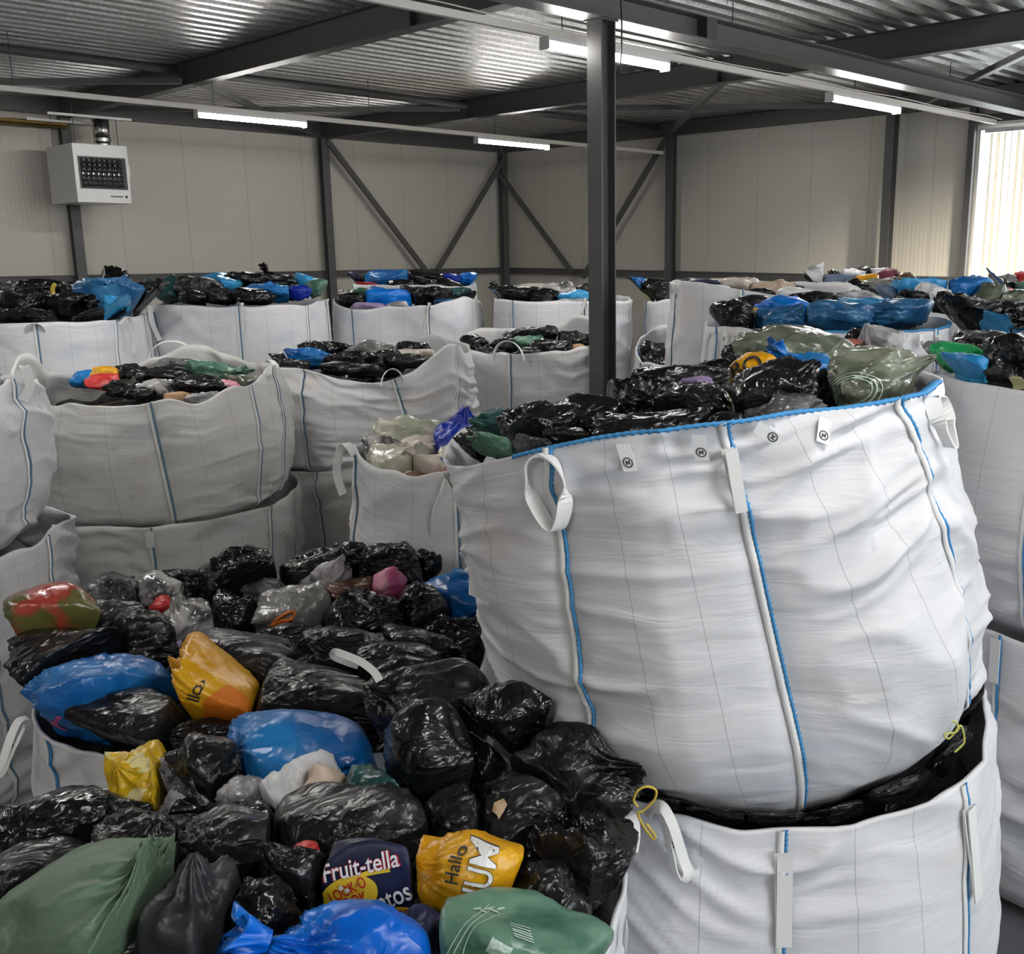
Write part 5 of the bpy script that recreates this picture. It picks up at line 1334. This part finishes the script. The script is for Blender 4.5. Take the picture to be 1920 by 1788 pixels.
B('N2', [
    (318, 548, 60, 34, 'teal', k_(v=9.9)), (372, 546, 90, 30, 'greyblack', k_(v=9.9)), (416, 537, 70, 32, 'lightblue', k_(v=10.1)), (455, 528, 66, 30, 'black', k_(v=10.3)), (525, 537, 80, 40, 'black', k_(v=10.1, neck=110)), (503, 549, 85, 26, 'blue', k_(v=9.7)), (572, 532, 52, 26, 'lightblue', k_(v=10.2)), (475, 556, 66, 24, 'black', k_(v=9.5)), (600, 542, 40, 28, 'green', k_(v=10.0)), (560, 548, 40, 22, 'royal', k_(v=9.8)), (410, 556, 60, 24, 'black2', k_(v=9.5)), (365, 560, 50, 20, 'black2', k_(v=9.4)), (345, 535, 50, 24, 'black2', k_(v=10.3)),
])
B('N3', [
    (655, 566, 80, 24, 'black', k_(v=10.9)), (685, 558, 70, 24, 'green', k_(v=11.1)), (722, 564, 100, 38, 'brightblue', k_(v=11.0)), (778, 556, 60, 24, 'black2', k_(v=11.2)), (815, 562, 66, 32, 'black', k_(v=11.0)), (860, 554, 50, 22, 'teal', k_(v=11.3)), (690, 577, 50, 14, 'lilac', k_(v=10.6)), (745, 576, 40, 18, 'greywhite', k_(v=10.7)), (880, 563, 40, 22, 'black', k_(v=11.2)), (640, 555, 36, 20, 'greywhite', k_(v=11.2)), (845, 570, 50, 16, 'steelblue', k_(v=10.8)),
])
B('N4', [
    (898, 562, 36, 32, 'lightblue', k_(v=11.1)), (968, 556, 105, 32, 'black', k_(v=11.2)), (1022, 560, 60, 26, 'black', k_(v=11.1)), (1045, 547, 66, 24, 'clear', k_(v=11.4)), (1080, 561, 70, 24, 'lightblue', k_(v=11.0)), (930, 550, 40, 22, 'black2', k_(v=11.4)), (1000, 544, 50, 18, 'palegreen', k_(v=11.6)), (1095, 549, 40, 24, 'black2', k_(v=11.5)), (1060, 570, 60, 14, 'greywhite', k_(v=10.7)), (925, 571, 50, 14, 'black2', k_(v=10.8)),
])
B('N5', [
    (1185, 536, 54, 26, 'blue', k_(v=11.5)), (1222, 540, 46, 28, 'black', k_(v=11.4)), (1170, 561, 44, 20, 'paleyellow', k_(v=11.0)), (1192, 560, 70, 26, 'black', k_(v=11.1)), (1160, 545, 40, 40, 'black', k_(v=11.3)), (1245, 556, 40, 24, 'black2', k_(v=11.1)),
])
B('P1', [(60, 545, 90, 26, 'black2', k_(v=10.2)), (150, 545, 80, 26, 'black', k_(v=10.3)), (205, 535, 50, 40, 'black2', k_(v=10.3, rot=50, stiff=1)), (110, 548, 50, 20, 'greyblack', k_(v=10.0)), (10, 548, 70, 22, 'black', k_(v=10.2))])
B('P2', [(350, 535, 60, 22, 'black2', k_(v=11.7)), (300, 540, 60, 24, 'teal', k_(v=11.6)), (410, 528, 50, 22, 'lightblue', k_(v=11.9)), (480, 524, 50, 20, 'black', k_(v=11.8)), (540, 528, 50, 20, 'black2', k_(v=11.7))])
B('S', [
    (645, 527, 66, 24, 'navy', k_(v=13.4)), (672, 541, 66, 20, 'red', k_(v=13.0)), (732, 530, 95, 34, 'blue', k_(v=13.3)), (795, 527, 80, 30, 'black', k_(v=13.4)), (838, 524, 50, 20, 'royal', k_(v=13.6)), (888, 525, 56, 20, 'brightblue', k_(v=13.7)), (690, 527, 40, 22, 'black2', k_(v=13.5)), (830, 535, 50, 18, 'black2', k_(v=13.1)), (760, 537, 50, 16, 'black', k_(v=13.0)),
])
settle()
part_pairs()
finish()
print('bags', len(BG))
# ------------------------------------------------------------------ prints on bags, straps, strings
LAB = {b['label']: b for b in BG}
def find(part): return next(b for k, b in LAB.items() if part in k)
def paint(name, c, rough=0.45): return simple(name, c, rough)
RED, WHITEP, YEL, BLU, ORG, GRN, PALE, SKIN = paint('red print', (.55, .02, .02)), paint('white print', (.8, .8, .8)), paint('yellow print', (.78, .55, .03)), paint('dark blue print', (.01, .015, .10)), paint('orange print ink', (.75, .20, .015)), paint('green print', (.12, .2, .03)), paint('pale print', (.42, .55, .48)), paint('beige sticker', (.5, .36, .22))
class Surf:
    def __init__(s, b):
        s.b = b; V = b['V']; s.t = BVHTree.FromPolygons([tuple(v) for v in V], b['F'])
        s.parent = b['body']
    def frame(s, px, py, rot):
        d = Vector(ray(px, py)).normalized(); o = Vector((0, 0, CAMZ))
        h = s.t.ray_cast(o, d)
        if h[0] is None:
            h = s.t.find_nearest(Vector(at_v(px, py, float(s.b['P'].dot(FWh)))))
        p, n = h[0], h[1]
        if n.dot(d) > 0: n = -n
        n = (n * 0.5 - d * 0.5).normalized()
        r = RT.copy(); r = (r - n * r.dot(n)).normalized(); u = n.cross(r)
        a = math.radians(rot)
        return p, n, r * math.cos(a) + u * math.sin(a), u * math.cos(a) - r * math.sin(a), depth_of(p) / F_PX
    def put(s, name, P2, Fc, px, py, rot, m, off, smooth=False):
        """P2 in pixels of the view"""
        p, n, x, y, k = s.frame(px, py, rot)
        V = []
        for a, b in P2:
            q = p + x * (a * k) + y * (b * k)
            h = s.t.ray_cast(q + n * 0.25, -n, 0.5)
            if h[0] is None: h = s.t.find_nearest(q)
            V.append(h[0] + n * off)
        return mesh_obj(name, [tuple(v) for v in V], Fc, m, s.parent, smooth)
def tessellate(bm, L):
    bmesh.ops.triangulate(bm, faces=bm.faces[:])
    for _ in range(6):
        es = [e for e in bm.edges if e.calc_length() > L]
        if not es: break
        bmesh.ops.subdivide_edges(bm, edges=es, cuts=1); bmesh.ops.triangulate(bm, faces=bm.faces[:])
    bm.verts.index_update()
    return [(v.co.x, v.co.y) for v in bm.verts], [tuple(v.index for v in f.verts) for f in bm.faces]
def text2(body, h, width=None, offset=0.0, shear=0.0):
    cu = bpy.data.curves.new('t', 'FONT'); cu.body = body; cu.size = 1; cu.align_x = 'CENTER'; cu.align_y = 'CENTER'; cu.offset = offset; cu.shear = shear; cu.resolution_u = 4
    o = bpy.data.objects.new('t', cu); COL.objects.link(o)
    bpy.context.view_layer.update()
    me = bpy.data.meshes.new_from_object(o.evaluated_get(bpy.context.evaluated_depsgraph_get()))
    bm = bmesh.new(); bm.from_mesh(me)
    w0 = max(v.co.x for v in bm.verts) - min(v.co.x for v in bm.verts)
    sx = (width / w0) if width else h
    for v in bm.verts: v.co.x *= sx; v.co.y *= h
    out = tessellate(bm, max(4, h * 0.15)); bm.free()
    bpy.data.objects.remove(o); bpy.data.curves.remove(cu); bpy.data.meshes.remove(me)
    return out
def poly2(pts, L=5):
    bm = bmesh.new(); bm.faces.new([bm.verts.new((x, y, 0)) for x, y in pts]); out = tessellate(bm, L); bm.free(); return out
def ell(a, b, n=28): return poly2([(a * math.cos(2 * math.pi * i / n), b * math.sin(2 * math.pi * i / n)) for i in range(n)])
def word(s, body, px, py, h, width, rot, m, outline=None, off=0.004, ow=0.03, **kw):
    if outline: s.put('lettering_outline', *text2(body, h, width * 1.04, offset=ow, **kw), px, py, rot, outline, off)
    s.put('lettering', *text2(body, h, width, offset=0.012, **kw), px, py, rot, m, off + 0.0015)

S1 = Surf(find('printed with sweets'))
word(S1, 'Fruit-tella', 676, 1624, 46, 140, 12, WHITEP, RED)
S1.put('printed_band', *poly2([(-42, -5), (0, -1), (42, -3), (40, 6), (0, 8), (-40, 3)]), 690, 1640, 12, YEL, .003)
S1.put('printed_oval', *ell(56, 38), 655, 1680, 20, YEL, .003)
word(S1, 'LOOK·O', 652, 1668, 30, 74, 28, RED, off=.005)
word(S1, 'LOOK', 662, 1690, 32, 58, 22, RED, off=.005)
for x, y in ((640, 1663), (652, 1668), (657, 1692), (668, 1687)): S1.put('printed_dot', *ell(4.5, 4.5, 12), x, y, 0, WHITEP, .0075)
word(S1, 'mentos', 716, 1690, 54, 110, 22, WHITEP, BLU, off=.006)
S1.put('printed_patch', *poly2([(-34, -14), (34, -14), (34, 8), (10, 14), (-30, 6)]), 738, 1712, 6, YEL, .007)
word(S1, 'Chupa', 738, 1710, 26, 54, 8, RED, off=.009)
S2 = Surf(find('printed Hallo'))
word(S2, 'Hallo', 853, 1622, 40, 66, 82, INK)
word(S2, 'JUM', 905, 1632, 72, 92, 76, WHITEP, INK)
S3 = Surf(find('yellow and orange carrier'))
word(S3, 'llo', 366, 1300, 34, 34, 72, INK)
S3.put('printed_picture', *poly2([(-38, -30), (-10, -38), (34, -34), (48, -10), (44, 22), (10, 34), (-30, 30)]), 432, 1318, -35, ORG, .003)
S3.put('printed_picture', *poly2([(-14, -16), (18, -14), (16, 14), (-4, 12)]), 476, 1340, -35, GRN, .005)
S4 = Surf(find('printed ring'))
for r0, r1 in ((44, 47), (36, 38), (54, 56)):
    n = 36; P2, Fc = [], []
    for i in range(n + 1):
        a = 2 * math.pi * i / n
        for r in (r0, r1): P2.append((r * math.cos(a), r * .62 * math.sin(a)))
    Fc = [(2 * i, 2 * i + 1, 2 * i + 3, 2 * i + 2) for i in range(n)]
    S4.put('printed_ring', P2, Fc, 1598, 732, 8, PALE, .004)
S5 = Surf(find('printed lettering'))
for i in range(6): S5.put('printed_bar', *poly2([(-20, -1.3), (20, -1.3), (20, 1.3), (-20, 1.3)]), 975 + i * 1.5, 1736 + i * 5, -14, PALE, .003)
S5.put('printed_patch', *poly2([(-24, -14), (20, -16), (24, 12), (-20, 16)]), 935, 1782, -20, PALE, .003)
for k in range(3): S5.put('printed_line', *poly2([(-62, -1), (62, -1), (62, 1), (-62, 1)]), 868 + k * 9, 1738 + k * 4, 58, PALE, .003)
for k in range(5): S5.put('printed_mark', *ell(9, 3, 12), 895 + k * 11, 1704 + (k % 2) * 5, 30 * (-1) ** k, PALE, .003)
S6 = Surf(find('large dark letters'))
word(S6, 'BO', 1398, 690, 48, 62, 18, INK)
S7 = Surf(find('torn beige sticker'))
S7.put('torn_sticker', *poly2([(-14, -6), (-4, -14), (0, -22), (8, -8), (14, 6), (6, 18), (-2, 8), (-12, 10)]), 937, 1514, 0, SKIN, .004)
S8 = Surf(find('white bag with skin-coloured'))
S8.put('printed_oval', *ell(20, 14), 520, 1536, 30, paint('pale red print', (.5, .16, .12)), .003)
word(S8, 'eet', 520, 1536, 20, 24, 35, RED, off=.005)

# everything that straps and strings can lie on
ALLV, ALLF = [], []
for b in BG:
    if b['key'] in 'ABCDN1':
        o = len(ALLV); ALLV += [tuple(v) for v in b['V']]; ALLF += [tuple(k + o for k in f) for f in b['F']]
TREE = BVHTree.FromPolygons(ALLV, ALLF)
def lay(px, py, dv=None, lift=0.012):
    d = Vector(ray(px, py)).normalized(); h = TREE.ray_cast(Vector((0, 0, CAMZ)), d)
    if h[0] is None or dv: return Vector(at_v(px, py, dv or 3))
    return h[0] - d * lift
def smoothpath(P, n):
    P = [Vector(p) for p in P]; out = []
    for i in range(len(P) - 1):
        p0, p1, p2, p3 = P[max(i - 1, 0)], P[i], P[i + 1], P[min(i + 2, len(P) - 1)]
        for k in range(n):
            t = k / n
            out.append(0.5 * ((2 * p1) + (-p0 + p2) * t + (2 * p0 - 5 * p1 + 4 * p2 - p3) * t * t + (-p0 + 3 * p1 - 3 * p2 + p3) * t ** 3))
    return out + [P[-1]]
def strap(px, wd, m, label, lift=0.02):
    H_ = [lay(x, y, lift=lift) for x, y in px]; vv = np.array([h.dot(Vector(FWh)) for h in H_]); k = np.arange(len(px))
    fit = np.polyfit(k, vv, 1); base = np.polyval(fit, k); base += min(0, (vv - base).min()) - 0.03
    pts = smoothpath([at_v(x, y, v) for (x, y), v in zip(px, base)], 8); V, Fc = [], []
    N = len(pts)
    for i, p in enumerate(pts):
        d = (pts[min(i + 1, N - 1)] - pts[max(i - 1, 0)]).normalized(); vw = (Vector((0, 0, CAMZ)) - p).normalized(); sd = d.cross(vw).normalized()
        for a, b in ((1, 1), (-1, 1), (-1, -1), (1, -1)): V.append(p + sd * (a * wd / 2) + vw * (b * 0.002))
    for i in range(N - 1):
        for q in range(4): Fc.append((i * 4 + q, i * 4 + (q + 1) % 4, (i + 1) * 4 + (q + 1) % 4, (i + 1) * 4 + q))
    return tag(mesh_obj('webbing_strap', V, Fc, m, smooth=False), label, 'strap')
strap([(712, 1276), (700, 1258), (676, 1240), (648, 1228), (628, 1222), (626, 1230), (648, 1240), (672, 1248)], .024, WEB, 'white webbing strap lying loose across black bags left of the big stack')
YC = simple('yellow string', (.62, .45, .06), .6); YG = simple('yellow green string', (.55, .55, .12), .6); OC = simple('orange cord', (.72, .16, .02), .6)
def string(px, r, m, label, name='tie_string', lift=0.012, dv=None, cat='string'):
    pts = smoothpath([lay(x, y, dv, lift) for x, y in px], 6)
    return tag(MB().tube(pts, r, 6).build(name, m, smooth=True), label, cat)
string([(806, 1226), (822, 1238), (840, 1246), (862, 1243), (864, 1252), (846, 1252), (830, 1242)], .004, YC, 'yellow string looped over the right rim of the floor-level bag', dv=3.95)
string([(1196, 1512), (1188, 1500), (1196, 1482), (1214, 1474), (1230, 1482), (1226, 1500), (1206, 1520), (1196, 1524), (1206, 1548), (1224, 1572), (1228, 1566), (1212, 1544)], .0035, YC, 'yellow string tied to the right corner loop of the nearest bulk bag', dv=2.42)
string([(1758, 1392), (1764, 1366), (1786, 1352), (1796, 1362), (1780, 1384), (1770, 1376), (1792, 1372), (1802, 1360), (1808, 1390), (1790, 1410)], .003, YG, 'pale yellow green string at the rim of the crushed lower bag', dv=2.74)
string([(500, 1178), (520, 1160), (545, 1146), (552, 1152), (535, 1166), (510, 1172), (525, 1164), (548, 1160)], .006, OC, 'orange drawstring knotted on the grey see-through bag', lift=.015)
string([(100, 552), (99, 540), (103, 532)], .018, YC, 'upright yellow tie sticking up from bags below the heater', dv=8.6)
string([(108, 566), (114, 558), (126, 556)], .018, YC, 'short yellow tie on the black bag below the heater', dv=8.4)

def loop_px(px, v, wd, m, parent):
    """a webbing loop of a bulk bag, hanging free at distance v"""
    pts = smoothpath([at_v(x, y, vv) for (x, y), vv in zip(px, v)], 8); V, Fc = [], []
    N = len(pts); side0 = None
    for i, p in enumerate(pts):
        d = (pts[min(i + 1, N - 1)] - pts[max(i - 1, 0)]).normalized(); nw = Vector(W(-0.3, -1, 0)).normalized(); sd = d.cross(nw).normalized()
        if side0 is not None and sd.dot(side0) < 0: sd = -sd
        side0 = sd; tw = (sd * 0.75 + nw * 0.65).normalized(); up = d.cross(tw)
        for a, b in ((1, 1), (-1, 1), (-1, -1), (1, -1)): V.append(p + tw * (a * wd / 2) + up * (b * 0.002))
    for i in range(N - 1):
        for q in range(4): Fc.append((i * 4 + q, i * 4 + (q + 1) % 4, (i + 1) * 4 + (q + 1) % 4, (i + 1) * 4 + q))
    return mesh_obj('lifting_loop', V, Fc, m, parent, smooth=False)
loop_px([(1214, 1530), (1222, 1512), (1242, 1512), (1262, 1548), (1280, 1606), (1290, 1636), (1280, 1652), (1266, 1634), (1256, 1590), (1240, 1530), (1226, 1520)], [2.62, 2.6, 2.57, 2.55, 2.54, 2.53, 2.53, 2.54, 2.55, 2.58, 2.6], .03, WEB, SK['D'].root)
loop_px([(52, 1345), (34, 1352), (18, 1386), (4, 1430), (-6, 1452), (8, 1446), (26, 1404), (46, 1362)], [3.2, 3.18, 3.15, 3.13, 3.12, 3.12, 3.14, 3.18], .026, WEB, SK['B'].root)

S9 = Surf(find('blue bag at left with pink'))
S9.put('pink_cloth', *poly2([(22, 26), (28, 20), (8, -2), (6, -16), (20, -26), (8, -34), (-14, -24), (-12, -6), (4, 8)]), 100, 1352, 0, paint('pink cloth', (.5, .08, .28), .5), .003)
S9.put('green_cloth', *poly2([(24, 8), (26, 0), (6, -4), (-16, -12), (-22, -8), (-6, 2), (10, 10)]), 146, 1330, 0, paint('green cloth', (.02, .32, .22), .5), .003)

for o in bpy.data.objects:
    if '_o' in o: del o['_o']
